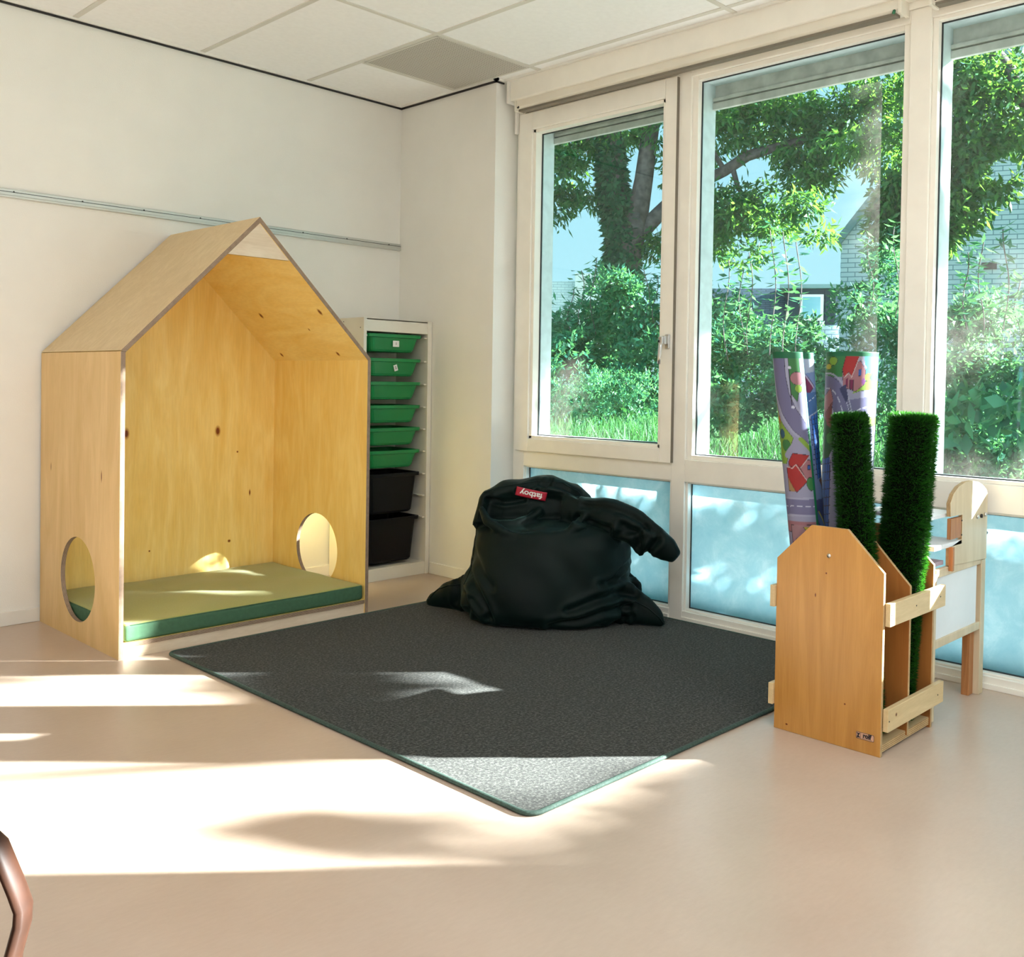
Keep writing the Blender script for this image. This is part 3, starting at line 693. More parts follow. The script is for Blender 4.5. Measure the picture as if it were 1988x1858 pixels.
# ------------------------------------------------------------------ rolls of artificial grass
def leaf_mesh(name, P, D, N, L, Wd, mats, parent=None, rnd=None, smooth=False, w0=.0):
    """many blades/leaves at once: base P, direction D, side N (unit), length L, width Wd (arrays)"""
    n = len(P); L = np.broadcast_to(L, n)[:, None]; Wd = np.broadcast_to(Wd, n)[:, None]
    vs = np.empty((n, 4, 3)); up = np.cross(D, N)
    vs[:, 0] = P; vs[:, 1] = P + D*L*.45 + N*Wd*.5 + up*Wd*.15; vs[:, 2] = P + D*L; vs[:, 3] = P + D*L*.45 - N*Wd*.5 + up*Wd*.15
    me = bpy.data.meshes.new(name); me.vertices.add(n*4); me.vertices.foreach_set('co', vs.reshape(-1).astype(np.float32))
    me.loops.add(n*4); me.loops.foreach_set('vertex_index', np.arange(n*4, dtype=np.int32))
    me.polygons.add(n); me.polygons.foreach_set('loop_start', np.arange(0, n*4, 4, dtype=np.int32)); me.polygons.foreach_set('loop_total', np.full(n, 4, dtype=np.int32))
    me.update(calc_edges=True)
    a = me.attributes.new('rnd', 'FLOAT', 'FACE'); a.data.foreach_set('value', (rnd if rnd is not None else RNG.random(n)).astype(np.float32))
    return link_mesh(name, me, mats, parent)
def norm(a): return a/np.maximum(1e-9, np.linalg.norm(a, axis=1, keepdims=True))

def turf_roll(c0, c1, r, label, n, seam_ang, turns=3.2):
    c0, c1 = V(c0), V(c1); ax = (c1-c0).normalized(); X = ax.cross(V((0, 1, 0))).normalized(); Y = ax.cross(X).normalized()
    ro = empty('artificial_grass_roll', tuple(c0), label, 'artificial grass roll', 'rolls standing in the wooden rack')
    # spiral sheet
    K = 150; vs = []; pitch = .017
    r_in = max(.014, r-pitch*turns)
    for i in range(K+1):
        f = i/K; a = seam_ang + 2*PI*turns*(f-1); rr = r_in + (r-r_in)*f
        for z in (0, 1):
            for th in (0, .005):
                q = X*math.cos(a)*(rr-th) + Y*math.sin(a)*(rr-th); vs.append((c0 if z == 0 else c1)+q)
    fs = []
    for i in range(K):
        a, b = i*4, i*4+4
        fs += [(a, b, b+2, a+2), (a+1, a+3, b+3, b+1), (a+2, b+2, b+3, a+3), (a, a+1, b+1, b)]
    s = MB(); s.add(vs, fs, 0, smooth=False); s.build('backing', M['turf_base'], ro)
    # blades on the outside, plus the upper rim of each turn
    f = RNG.random(n)**1.0; h = RNG.random(n)
    last = RNG.random(n) < .86
    ang = np.where(last, seam_ang + 2*PI*(RNG.random(n)-1)*1.03, seam_ang+2*PI*turns*(f-1))
    ff = 1+(ang-seam_ang)/(2*PI*turns); rad = r_in+(r-r_in)*ff
    h = np.where(last, h, 1-.01*RNG.random(n))
    Xn, Yn, An = np.array(X), np.array(Y), np.array(ax)
    rad_dir = np.cos(ang)[:, None]*Xn+np.sin(ang)[:, None]*Yn; tan = -np.sin(ang)[:, None]*Xn+np.cos(ang)[:, None]*Yn
    Lr = (c1-c0).length
    dg_ = np.abs((ang-seam_ang+PI) % (2*PI)-PI); keep = ~last | (dg_ > .07)
    last, ang, h, rad, rad_dir, tan = [q[keep] for q in (last, ang, h, rad, rad_dir, tan)]; n = len(h)
    P = np.array(c0)+An*(h*Lr)[:, None]+rad_dir*rad[:, None]
    D = norm(rad_dir*(.75+.3*RNG.random(n))[:, None]+tan*RNG.normal(0, .45, n)[:, None]+An*(RNG.normal(0, .45, n)+.25)[:, None])
    top = ~last; D[top] = norm(An*1.0+RNG.normal(0, .4, (top.sum(), 3))+rad_dir[top]*.3)
    N = norm(np.cross(D, RNG.normal(0, 1, (n, 3))))
    o = leaf_mesh('grass_pile', P, D, N, (.018+.012*RNG.random(n))*np.where(h < .5, .7, 1.0), .0024, [M['turf']], ro); tag(o, kind='stuff')
    return ro
turf_roll((-.682, -3.355, .035), (-.680, -3.268, 1.012), .052, 'thinner dark green artificial grass roll, its lengthwise edge showing, near the pointed end panel', 22000, 1.0, 2.4)
turf_roll((-.494, -3.330, .035), (-.490, -3.385, 1.012), .067, 'thick fluffy artificial grass roll standing upright at the right of the rack', 34000, 2.5, 3.3)

# ------------------------------------------------------------------ rolled street play mats
def poly_mask(X, Y, pts):
    ins = np.zeros(X.shape, bool); n = len(pts)
    for i in range(n):
        x0, y0 = pts[i]; x1, y1 = pts[(i+1) % n]
        if y0 == y1: continue
        c = ((y0 <= Y) & (Y < y1)) | ((y1 <= Y) & (Y < y0))
        ins ^= c & (X < (x1-x0)*(Y-y0)/(y1-y0)+x0)
    return ins
def dist_path(X, Y, pts):
    d = np.full(X.shape, 1e9)
    for (x0, y0), (x1, y1) in zip(pts[:-1], pts[1:]):
        dx, dy = x1-x0, y1-y0; t = np.clip(((X-x0)*dx+(Y-y0)*dy)/(dx*dx+dy*dy+1e-9), 0, 1)
        d = np.minimum(d, np.hypot(X-x0-t*dx, Y-y0-t*dy))
    return d
def arc_pts(cx, cy, r, a0, a1, n=14, ry=None): return [(cx+r*math.cos(a0+(a1-a0)*i/n), cy+(ry or r)*math.sin(a0+(a1-a0)*i/n)) for i in range(n+1)]
ROAD, KERB, GRS, LIME, RED, PINK, BLUE, SKYB, DKG, WHT, BRN, BLK, ORG, MAR, YEL = (.22,.21,.33), (.42,.41,.50), (.05,.25,.06), (.30,.50,.05), (.50,.02,.02), (.48,.20,.20), (.03,.13,.42), (.10,.50,.75), (.01,.10,.04), (.85,.85,.88), (.35,.12,.03), (.02,.015,.03), (.62,.25,.04), (.22,.01,.07), (.65,.55,.05)
class Paint:
    def __init__(s, X, Y, base): s.X, s.Y = X, Y; s.c = np.empty(X.shape+(3,)); s.c[:] = base
    def poly(s, pts, c, line=0):
        s.c[poly_mask(s.X, s.Y, pts)] = c
        if line: s.path(pts+pts[:1], line, BLK)
    def path(s, pts, w, c): s.c[dist_path(s.X, s.Y, pts) < w/2] = c
    def dash(s, pts, w, c, on=16, off=14):
        acc = 0
        for (x0, y0), (x1, y1) in zip(pts[:-1], pts[1:]):
            d = math.hypot(x1-x0, y1-y0); k = max(1, int(d/2))
            for i in range(k):
                if (acc % (on+off)) < on: s.path([(x0+(x1-x0)*i/k, y0+(y1-y0)*i/k), (x0+(x1-x0)*(i+1)/k, y0+(y1-y0)*(i+1)/k)], w, c)
                acc += d/k
    def blob(s, x, y, rx, ry, c, line=0):
        d = np.hypot((s.X-x)/rx, (s.Y-y)/ry)
        if line: s.c[d < 1+line/min(rx, ry)] = BLK
        s.c[d < 1] = c
def house_icon(p, x, y, k=1.0, flip=1, ang=0):
    """gabled cartoon cottage, red roof, pink walls"""
    ca, sa = math.cos(ang), math.sin(ang)
    def T_(q): return [(x+k*(a*flip*ca-b*sa), y+k*(a*flip*sa+b*ca)) for a, b in q]
    p.poly(T_([(-95, -10), (-80, 100), (60, 130), (150, 80), (160, -20), (100, -80), (-40, -40)]), PINK, 3*k)
    p.poly(T_([(-60, -120), (90, -125), (10, 28), (-25, -2), (-72, 30), (-95, -20)]), RED, 4*k)
    p.path(T_([(-72, 34), (-25, 4), (10, 32), (92, -118), (168, -30)]), 7*k, (.75, .6, .5))
    p.poly(T_([(80, -20), (110, -25), (112, 20), (82, 24)]), BLUE, 3*k); p.poly(T_([(-55, 45), (-30, 40), (-28, 100), (-52, 95)]), MAR, 3*k)
    p.poly(T_([(-10, 50), (30, 50), (32, 118), (-8, 112)]), MAR, 3*k); p.blob(x+k*140*flip*ca, y+k*60, 20*k, 22*k, (.30, .08, .28))
def paint_mat2(X, Y):
    """X 600..1190, Y 120..2400 : roundabout, cottage, road to the right, blue towers below"""
    p = Paint(X, Y, KERB)
    p.poly([(560, 150), (880, 150), (820, 300), (700, 300), (560, 280)], GRS); p.blob(700, 190, 45, 28, LIME, 3); p.blob(650, 230, 30, 20, YEL, 2)
    p.poly([(1040, 150), (1260, 150), (1260, 300), (1060, 300)], SKYB); p.blob(1100, 300, 50, 30, LIME, 2); p.blob(1150, 305, 40, 26, GRS, 2)
    p.poly([(1000, 330), (1260, 320), (1260, 380), (1010, 395), (920, 420)], LIME, 2)
    p.path([(860, 480), (1260, 420)], 110, KERB); p.path([(880, 510), (1260, 470)], 100, ROAD); p.dash([(920, 550), (1010, 522), (1120, 500)], 8, WHT, 40, 26)
    for k in range(6): p.poly([(1126, 418+k*32), (1154, 416+k*32), (1154, 434+k*32), (1126, 436+k*32)], WHT)
    arc = arc_pts(640, 700, 210, -PI*.62, PI*.20, 22, 320)
    p.path(arc, 176, BLK); p.path(arc, 170, ROAD); p.path(arc_pts(640, 700, 305, -PI*.6, PI*.1, 20, 425), 12, (.55, .55, .62)); p.dash(arc, 9, WHT, 44, 30)
    for k in range(6): p.blob(870+k*8, 480+k*14, 5, 5, WHT)
    p.poly([(560, 650), (640, 560), (720, 640), (740, 780), (660, 900), (560, 900)], DKG, 3); p.blob(690, 730, 40, 40, GRS, 3)
    p.poly([(610, 440), (680, 380), (712, 460), (700, 560), (690, 640), (640, 610), (600, 570)], PINK, 3); p.poly([(620, 560), (700, 480), (712, 600), (700, 660), (650, 640)], (.25, .08, .08), 2)
    house_icon(p, 900, 270, 1.0); p.poly([(780, 380), (850, 350), (880, 440), (860, 480), (800, 410)], (.05, .06, .14))
    p.poly([(990, 600), (1260, 570), (1260, 630), (1000, 650)], LIME, 3); p.blob(1020, 625, 35, 25, (.50, .60, .05), 3)
    for k in range(5): p.blob(1060+k*26, 600, 16, 26, LIME, 2)
    p.poly([(920, 650), (1060, 640), (1075, 740), (1060, 860), (930, 860)], DKG, 3); p.blob(1010, 700, 48, 36, (.15, .40, .45), 3)
    p.poly([(940, 880), (1260, 700), (1260, 1700), (940, 1700)], (.62, .68, .74))
    p.poly([(560, 900), (700, 860), (720, 1500), (560, 1500)], BLUE, 3)
    for k in range(9):
        p.path([(560, 930+k*60), (720, 900+k*60)], 5, BLK)
    for k in range(5): p.path([(590+k*30, 880), (585+k*30, 1500)], 4, BLK)
    p.poly([(560, 1480), (900, 1380), (900, 1640), (560, 1640)], MAR, 3); p.path([(560, 1700), (1200, 1660)], 90, ROAD); p.dash([(560, 1700), (1200, 1660)], 8, WHT, 40, 30)
    p.poly([(560, 1780), (900, 1760), (900, 2000), (560, 2000)], LIME, 3); p.blob(680, 1850, 60, 60, BRN, 3)
    edge = (Y < 160); p.c[edge] = (.01, .20, .07)
    return p.c
def paint_mat1(X, Y):
    """X 90..385, Y 110..2050 : curved road, cottage upside down, straw stack"""
    p = Paint(X, Y, KERB)
    p.poly([(60, 150), (110, 150), (110, 480), (150, 640), (250, 790), (180, 1000), (60, 1000)], LIME, 3); p.blob(160, 760, 26, 36, (.02, .12, .20), 2); p.blob(190, 850, 36, 44, GRS, 2); p.blob(140, 650, 14, 30, ORG, 2)
    rd = [(185, 120), (180, 300), (195, 450), (235, 580), (300, 700), (400, 800)]
    p.path(rd, 150, (.50, .50, .58)); p.path(rd, 112, BLK); p.path(rd, 106, ROAD)
    p.poly([(262, 150), (340, 150), (340, 330), (300, 505), (262, 440)], GRS, 3); p.blob(315, 320, 48, 50, PINK, 3); p.blob(318, 400, 26, 30, LIME, 2)
    p.path([(262, 230), (262, 550)], 5, BLK); p.blob(268, 235, 11, 11, WHT); p.blob(268, 548, 12, 12, WHT)
    p.path([(330, 840), (250, 850), (190, 930)], 40, KERB); p.path([(300, 800), (385, 900)], 34, LIME)
    house_icon(p, 268, 1010, .78, 1, .15)
    p.poly([(178, 1030), (265, 1000), (320, 1130), (240, 1220), (180, 1120)], RED, 4); p.path([(175, 1020), (225, 1030), (250, 1000), (320, 1130)], 6, (.75, .6, .5))
    p.blob(345, 1150, 30, 50, GRS, 3); p.poly([(180, 1100), (235, 1215), (180, 1210)], (.5, .3, .1), 2)
    p.path([(60, 1340), (420, 1330)], 150, (.50, .50, .58)); p.path([(60, 1340), (420, 1330)], 120, ROAD); p.dash([(60, 1335), (420, 1325)], 7, WHT, 32, 26)
    p.poly([(100, 1450), (420, 1450), (420, 1520), (100, 1540)], PINK, 3)
    p.poly([(170, 1480), (400, 1470), (400, 1700), (170, 1720)], (.50, .26, .25), 3)
    p.poly([(280, 1500), (350, 1500), (360, 1760), (290, 1780)], ORG, 4); p.poly([(262, 1490), (370, 1490), (350, 1530), (285, 1530)], YEL, 3)
    for k in range(10): p.path([(285, 1530+k*25), (350, 1520+k*25)], 4, BRN)
    for k in range(4): p.path([(205+k*10, 1580), (205+k*10, 1660)], 4, BLK)
    p.blob(200, 1790, 40, 40, GRS, 3); p.blob(310, 1860, 85, 42, ORG, 4)
    for k in range(6): p.path([(240, 1850+k*6), (385, 1830+k*6)], 3, BRN)
    p.path([(60, 1960), (420, 1940)], 14, DKG); p.path([(60, 2040), (420, 2040)], 120, ROAD); p.dash([(280, 1980), (290, 2100)], 6, WHT, 20, 10)
    p.c[Y < 160] = (.01, .20, .07); p.c[X > 362] = (.01, .22, .08)
    return p.c
def paint_mat1b(X, Y):
    """X 380..560 : blue glass tower in perspective, red door, fox-like brown patch kept plain"""
    p = Paint(X, Y, (.20, .30, .50))
    p.poly([(340, 100), (480, 100), (470, 260), (340, 300)], (.50, .58, .62)); p.poly([(360, 300), (400, 260), (460, 380), (400, 480), (370, 440)], MAR, 3); p.path([(400, 270), (455, 390)], 9, (.55, .5, .6))
    p.poly([(380, 440), (490, 420), (500, 560), (400, 640)], (.05, .16, .34)); p.dash([(400, 520), (470, 450)], 5, WHT, 16, 12)
    p.path([(400, 640), (500, 560)], 16, (.50, .52, .62))
    p.poly([(425, 620), (500, 570), (560, 1060), (440, 1120)], (.03, .16, .50), 3)
    for k in range(12): p.path([(420, 650+k*40), (560, 600+k*40)], 4, BLK)
    for k in range(4): p.path([(445+k*22, 600), (455+k*26, 1110)], 4, BLK)
    p.poly([(450, 1130), (560, 1060), (560, 1250), (500, 1260)], (.28, .11, .04), 3); p.blob(505, 1150, 30, 40, BRN, 3)
    p.poly([(380, 1300), (620, 1240), (640, 2100), (380, 2100)], (.06, .08, .20)); p.path([(420, 1400), (520, 1700)], 30, (.12, .20, .40)); p.path([(430, 1380), (500, 1560)], 6, YEL); p.dash([(400, 1800), (600, 1700)], 7, WHT, 30, 20)
    p.c[Y < 160] = (.01, .20, .07)
    return p.c
def print_mat(name):
    t = NT(name); a = t.n('ShaderNodeAttribute', attribute_name='print'); g = t.mix(1.0, (a, 'Color'), (.42, .44, .54), 'MULTIPLY'); b = t.bsdf((g, 0), .45, .35); return t.m
M['print'] = print_mat('printed_vinyl'); M['mat_back'] = plain('mat_backing', (.60, .62, .64), .7)
def sheet(name, f, nu, nv, paint, parent, th=.004):
    """printed curved sheet; f(u,v)->(point, normal, X, Y) arrays"""
    u, v = np.meshgrid(np.linspace(0, 1, nu), np.linspace(0, 1, nv), indexing='ij')
    P, Nn, X, Y = f(u, v); colr = paint(X, Y)
    n = nu*nv; P = P.reshape(-1, 3); Nn = Nn.reshape(-1, 3); vs = np.vstack([P, P-Nn*th])
    i, j = np.meshgrid(np.arange(nu-1), np.arange(nv-1), indexing='ij'); a = (i*nv+j).ravel()
    q = np.stack([a, a+nv, a+nv+1, a+1], 1); fs = np.vstack([q, (q+n)[:, ::-1]])
    e = []
    for k in range(nv-1): e += [(k, k+1, k+1+n, k+n), ((nu-1)*nv+k+1, (nu-1)*nv+k, (nu-1)*nv+k+n, (nu-1)*nv+k+1+n)]
    for k in range(nu-1): e += [(k*nv, k*nv+n, (k+1)*nv+n, (k+1)*nv), (k*nv+nv-1, (k+1)*nv+nv-1, (k+1)*nv+nv-1+n, k*nv+nv-1+n)]
    fs = [tuple(map(int, r)) for r in fs] + e
    me = bpy.data.meshes.new(name); me.from_pydata([tuple(p) for p in vs], [], fs)
    c = np.ones((2*n, 4)); c[:n, :3] = colr.reshape(-1, 3); c[n:, :3] = .55
    at = me.color_attributes.new('print', 'FLOAT_COLOR', 'POINT'); at.data.foreach_set('color', c.reshape(-1).astype(np.float32))
    me.polygons.foreach_set('use_smooth', [True]*len(me.polygons))
    return link_mesh(name, me, [M['print']], parent)
Rh = np.array([.679, -.734, 0.]); Fh = np.array([.734, .679, 0.])
mat2 = empty('rolled_play_mat', (-.60, -3.18, .04), 'fat rolled play mat printed with red-roofed cottage and roundabout, behind the grass rolls', 'rolled play mat', 'rolls standing in the wooden rack')
def view_frame(k):
    f = Fh+Rh*k; f = f/np.linalg.norm(f); return f, np.array([f[1], -f[0], 0.])
F2, R2 = view_frame(.285); F1, R1 = view_frame(.225)
def roll2(u, v):
    a = (u*2.15-1.06)*PI; R = .078+.006*v + .0035*u; top = np.array([-.512, -3.181, 1.228]); bot = np.array([-.500, -3.150, .04])
    c = bot+(top-bot)*v[..., None]; d = np.sin(a)[..., None]*R2-np.cos(a)[..., None]*F2
    return c+d*R[..., None], d, 905+295*np.where(np.abs(a) < PI/2, np.sin(a), np.sign(np.sin(a))*(1+(np.abs(a)-PI/2))), 125+(1-v)*2500
sheet('printed_sheet', roll2, 250, 420, paint_mat2, mat2)
mat1 = empty('rolled_play_mat', (-.72, -3.10, .04), 'slim flattened play mat roll, green edge stripe, leaning at the left of the rack', 'rolled play mat', 'rolls standing in the wooden rack')
def roll1(u, v):
    # flattened roll: front face then a right-hand edge, leaning
    top = np.array([-.741, -3.073, 1.222]); bot = np.array([-.682, -3.190, .04]); c = bot+(top-bot)*v[..., None]
    a = -PI*.62+u*PI*.95; R = .052
    d = np.sin(a)[..., None]*R1-np.cos(a)[..., None]*F1*.7
    X = 385-(1-u)*330
    return c+d*R, d, X, 110+(1-v)*2900
sheet('front_sheet', roll1, 120, 420, paint_mat1, mat1)
def roll1b(u, v):
    top = np.array([-.700, -3.112, 1.222]); bot = np.array([-.640, -3.205, .04]); c = bot+(top-bot)*v[..., None]
    a = -PI*.30+u*PI*1.1; R = .026-.010*(1-v)*1.2
    R = np.maximum(R, .010)
    d = np.sin(a)[..., None]*R1-np.cos(a)[..., None]*F1
    return c+d*R[..., None]+F1*.03, d, 380+u*150, 110+(1-v)*2900
sheet('inner_sheet', roll1b, 110, 420, paint_mat1b, mat1)

# ================================================================== bean bag
P0 = np.array([-.222, -1.550, 0.])
def bl(s_, d_, z): return tuple(P0 + Rh*s_ + Fh*d_ + np.array([0, 0, z]))
bag = empty('bean_bag', tuple(P0), 'big slouching dark green canvas bean bag with a red label, sitting on the rug', 'bean bag')
def loft_rings(rings, n=56):
    """rings: (z, left, right, depth_front, depth_back, tilt) in bag space"""
    vs = []
    for z, l, r, df, db, tl in rings:
        cx = (l+r)/2; hw = (r-l)/2
        for j in range(n):
            a = 2*PI*j/n; ca, sa = math.cos(a), math.sin(a)
            e = 2.4; k = (abs(ca)**e+abs(sa)**e)**(-1/e); dd = (db if sa > 0 else df)
            vs.append(bl(cx+hw*ca*k, dd*sa*k, z+tl*ca*k*hw))
    fs = [(i*n+j, i*n+(j+1) % n, (i+1)*n+(j+1) % n, (i+1)*n+j) for i in range(len(rings)-1) for j in range(n)]
    m = len(rings); fs += [tuple(range(n))[::-1], tuple(range((m-1)*n, m*n))]
    return vs, fs
bm = bmesh.new()
def add_bm(vs, fs):
    vv = [bm.verts.new(v) for v in vs]
    for f in fs:
        try: bm.faces.new([vv[i] for i in f])
        except ValueError: pass
vs, fs = loft_rings([(.012, -.36, .30, .27, .22, 0), (.03, -.43, .345, .32, .26, 0), (.08, -.455, .36, .345, .28, 0), (.15, -.445, .350, .345, .28, 0), (.22, -.415, .342, .335, .27, 0),
    (.30, -.400, .355, .32, .26, 0), (.37, -.388, .355, .30, .25, 0), (.42, -.378, .335, .27, .24, 0), (.45, -.355, .29, .20, .23, 0), (.465, -.30, .22, .08, .20, 0)])
add_bm(vs, fs)
def blob(path, radii, squash=1.0, n=20, sq_dir=None, ex=2.0):
    """tapered closed blob along a path in bag space; squash in depth"""
    pts = [V(bl(*p)) for p in path]; k = len(pts); vs = []
    for i, p in enumerate(pts):
        t = (pts[min(i+1, k-1)]-pts[max(i-1, 0)]).normalized(); x = t.cross(V(Fh)).normalized(); y = x.cross(t).normalized()
        for j in range(n):
            a = 2*PI*j/n; vs.append(p+x*math.cos(a)*radii[i]+y*math.sin(a)*radii[i]*squash)
    fs = [(i*n+j, i*n+(j+1) % n, (i+1)*n+(j+1) % n, (i+1)*n+j) for i in range(k-1) for j in range(n)]
    fs += [tuple(range(n))[::-1], tuple(range((k-1)*n, k*n))]; add_bm(vs, fs)
# hood / folded crown behind the rim
blob([(-.325, -.02, .575), (-.25, .01, .598), (-.15, .04, .606), (-.03, .06, .605), (.07, .05, .580), (.135, .03, .545)], [.030, .042, .050, .062, .058, .030], 2.0)
blob([(-.350, .03, .46), (-.27, .06, .50), (-.10, .07, .505), (.05, .07, .50), (.17, .02, .47)], [.07, .115, .12, .11, .07], 1.1)
blob([(-.368, -.09, .44), (-.362, -.05, .50), (-.350, -.03, .555), (-.325, -.02, .585)], [.028, .026, .026, .026], 1.6)
# front rim of the pocket
blob([(-.352, -.11, .525), (-.315, -.17, .475), (-.235, -.215, .437), (-.13, -.24, .418), (-.03, -.245, .412), (.05, -.23, .432), (.10, -.19, .465), (.14, -.12, .505)], [.018, .022, .024, .024, .025, .026, .026, .022], 1.15)
blob([(-.33, -.10, .47), (-.27, -.13, .455), (-.20, -.13, .462), (-.13, -.10, .48), (-.08, -.06, .51)], [.016, .02, .02, .02, .018], 1.2)
# drooping sleeve corner
blob([(.02, -.06, .520), (.14, -.10, .520), (.25, -.16, .500), (.35, -.21, .462), (.43, -.25, .415), (.495, -.27, .372), (.535, -.28, .342)], [.06, .075, .085, .080, .062, .052, .028], .62)
blob([(.36, -.20, .425), (.385, -.225, .375), (.40, -.23, .350)], [.045, .035, .02], .6)
# bottom corner flaps
blob([(-.33, .02, .10), (-.44, .06, .085), (-.53, .10, .062), (-.60, .13, .040), (-.635, .14, .022)], [.085, .085, .060, .036, .014], .62)
blob([(.20, -.10, .10), (.33, -.14, .10), (.40, -.17, .075), (.455, -.19, .045), (.49, -.20, .020)], [.10, .095, .068, .038, .014], .70)
blob([(.33, -.02, .19), (.365, -.05, .16), (.375, -.06, .12)], [.03, .035, .02], .8)
me = bpy.data.meshes.new('bag_rough'); bm.to_mesh(me); bm.free()
tmp = bpy.data.objects.new('bag_rough', me); COL.objects.link(tmp)
rm = tmp.modifiers.new('r', 'REMESH'); rm.mode = 'VOXEL'; rm.voxel_size = .0085
sm_ = tmp.modifiers.new('s', 'SMOOTH'); sm_.factor = .5; sm_.iterations = 5
dg = bpy.context.evaluated_depsgraph_get(); dg.update(); ev = tmp.evaluated_get(dg); bme = bpy.data.meshes.new_from_object(ev)
bpy.data.objects.remove(tmp)
nV = len(bme.vertices); co = np.empty(nV*3, np.float32); bme.vertices.foreach_get('co', co); co = co.reshape(-1, 3).astype(float)
nr = np.empty(nV*3, np.float32); bme.vertices.foreach_get('normal', nr); nr = nr.reshape(-1, 3).astype(float)
q = co-P0; S_, D_, Z_ = q@Rh, q@Fh, q[:, 2]
frontw = np.clip(-(nr@Fh)*2+.3, 0, 1)
# folds as creases in (s,z): path, width, depth
folds = [
 ([(.36, .155), (.28, .165), (.18, .150), (.06, .105)], .016, .011), ([(.33, .100), (.22, .095), (.10, .060), (-.02, .035)], .016, .011), ([(.35, .21), (.28, .225), (.20, .215)], .012, .008),
 ([(.37, .30), (.30, .27), (.24, .22)], .012, .007), ([(.36, .25), (.31, .235)], .012, .007), ([(.34, .06), (.26, .02), (.20, -.04)], .014, .010), ([(.30, .07), (.33, -.02)], .012, .008),
 ([(-.405, .23), (-.35, .17), (-.31, .10), (-.29, .05)], .017, .013), ([(-.42, .14), (-.40, .08), (-.42, .0)], .016, .012), ([(-.46, .15), (-.47, .06)], .016, .010), ([(-.37, .13), (-.335, .085)], .010, .008),
 ([(-.38, .33), (-.33, .25), (-.28, .20)], .016, .006), ([(.40, .47), (.34, .45), (.28, .44)], .012, .008), ([(.37, .39), (.36, .44), (.30, .47)], .016, .014), ([(.45, .42), (.41, .37), (.40, .31)], .014, .012),
 ([(-.19, .60), (-.10, .635), (.02, .625), (.09, .59)], .010, .010), ([(-.10, .60), (-.04, .645)], .010, .008), ([(-.33, .56), (-.25, .545), (-.16, .56)], .010, .010), ([(.12, .545), (.22, .545), (.34, .515), (.44, .45)], .012, .008), ([(.10, .49), (.16, .475), (.24, .455)], .016, .016)]
disp = np.zeros(nV)
for pts, w_, dpt in folds:
    d = dist_path(S_, Z_, pts); dpt *= 1.35; disp += (-dpt*np.exp(-(d/w_)**2) + dpt*.5*np.exp(-((d-1.9*w_)/w_)**2))*frontw
nz_ = np.array([noise.noise(V((S_[i]*5, D_[i]*5, Z_[i]*3)))*.014 + noise.noise(V((S_[i]*11+3, D_[i]*11, Z_[i]*6)))*.006 for i in range(nV)])
ray_ = np.array([noise.noise(V((S_[i]*9+Z_[i]*7, D_[i]*9, 5+Z_[i]*2.5)))*.010 for i in range(nV)])
disp += (nz_+ray_)*np.clip((Z_-.01)/.06, 0, 1)
co += nr*disp[:, None]; co[:, 2] = np.maximum(co[:, 2], .0105); co[:, 0] = np.minimum(co[:, 0], .128)
bme.vertices.foreach_set('co', co.reshape(-1).astype(np.float32)); bme.polygons.foreach_set('use_smooth', [True]*len(bme.polygons)); bme.update()
body = link_mesh('bag_body', bme, [M['bag']], bag)
bvh = BVHTree.FromPolygons([tuple(c) for c in co], [tuple(p.vertices) for p in bme.polygons])
def onbag(s_, z, off=.003):
    o = V(bl(s_, -1.2, z)); h, n, i, d = bvh.ray_cast(o, V(Fh))
    if h is None: return V(bl(s_, -.1, z))
    return h-V(Fh)*off
for pts in ([(-.362, .515), (-.372, .45), (-.382, .38), (-.392, .30), (-.402, .24), (-.42, .18)], [(.12, .585), (.155, .555), (.21, .552), (.29, .545), (.36, .520), (.43, .47), (.49, .415), (.53, .365)],
            [(.30, .10), (.36, .125), (.42, .095), (.47, .055), (.49, .025)], [(-.345, .59), (-.28, .615), (-.20, .63), (-.10, .645), (.02, .64), (.09, .60), (.13, .555)], [(-.62, .05), (-.58, .10), (-.52, .13), (-.46, .14)]):
    s = MB(); fine = []
    for (a, b), (c, d) in zip(pts[:-1], pts[1:]):
        for k in range(6): fine.append((a+(c-a)*k/6, b+(d-b)*k/6))
    fine.append(pts[-1])
    PP = []
    for a, b in fine:
        o = V(bl(a, -1.2, b)); h, n, i, d = bvh.ray_cast(o, V(Fh))
        if h is not None and (not PP or (h-PP[-1]).length < .06): PP.append(h)
    if len(PP) > 3: s.tube(PP, .0035, 6); s.build('seam', M['bag'], bag)
# red label, sewn on upside down
lc = (-.125, .590); la = -.20; lw, lh = .072, .021
hits = np.array([tuple(onbag(lc[0]+x, lc[1]+z, 0)) for x in np.linspace(-.06, .06, 7) for z in np.linspace(-.014, .014, 5)])
cen = hits.mean(0); _, _, vt_ = np.linalg.svd(hits-cen); nl = V(vt_[2]); nl = nl if nl.dot(V(Fh)) < 0 else -nl
nl = (nl + V(-Fh)*.8).normalized(); off_ = max((V(h)-V(cen)).dot(nl) for h in hits)
La = (V(Rh)*math.cos(la)+V((0, 0, 1))*math.sin(la)); La = (La-nl*La.dot(nl)).normalized(); Lb = nl.cross(La)
if Lb.z < 0: Lb = -Lb
lcen = V(cen)+nl*(off_*.75+.001)
def lab_pt(x, y, off): return lcen+La*x+Lb*y+nl*(off-.10*y*y*20*.1-1.1*x*x)
s = MB(); NX, NY = 16, 6; gv = [lab_pt(-lw+2*lw*i/NX, -lh+2*lh*j/NY, .002) for i in range(NX+1) for j in range(NY+1)]
gf = [(i*(NY+1)+j, (i+1)*(NY+1)+j, (i+1)*(NY+1)+j+1, i*(NY+1)+j+1) for i in range(NX) for j in range(NY)]
s.add(gv, gf, 0, smooth=True); lab = s.build('label', M['red_label'], bag)
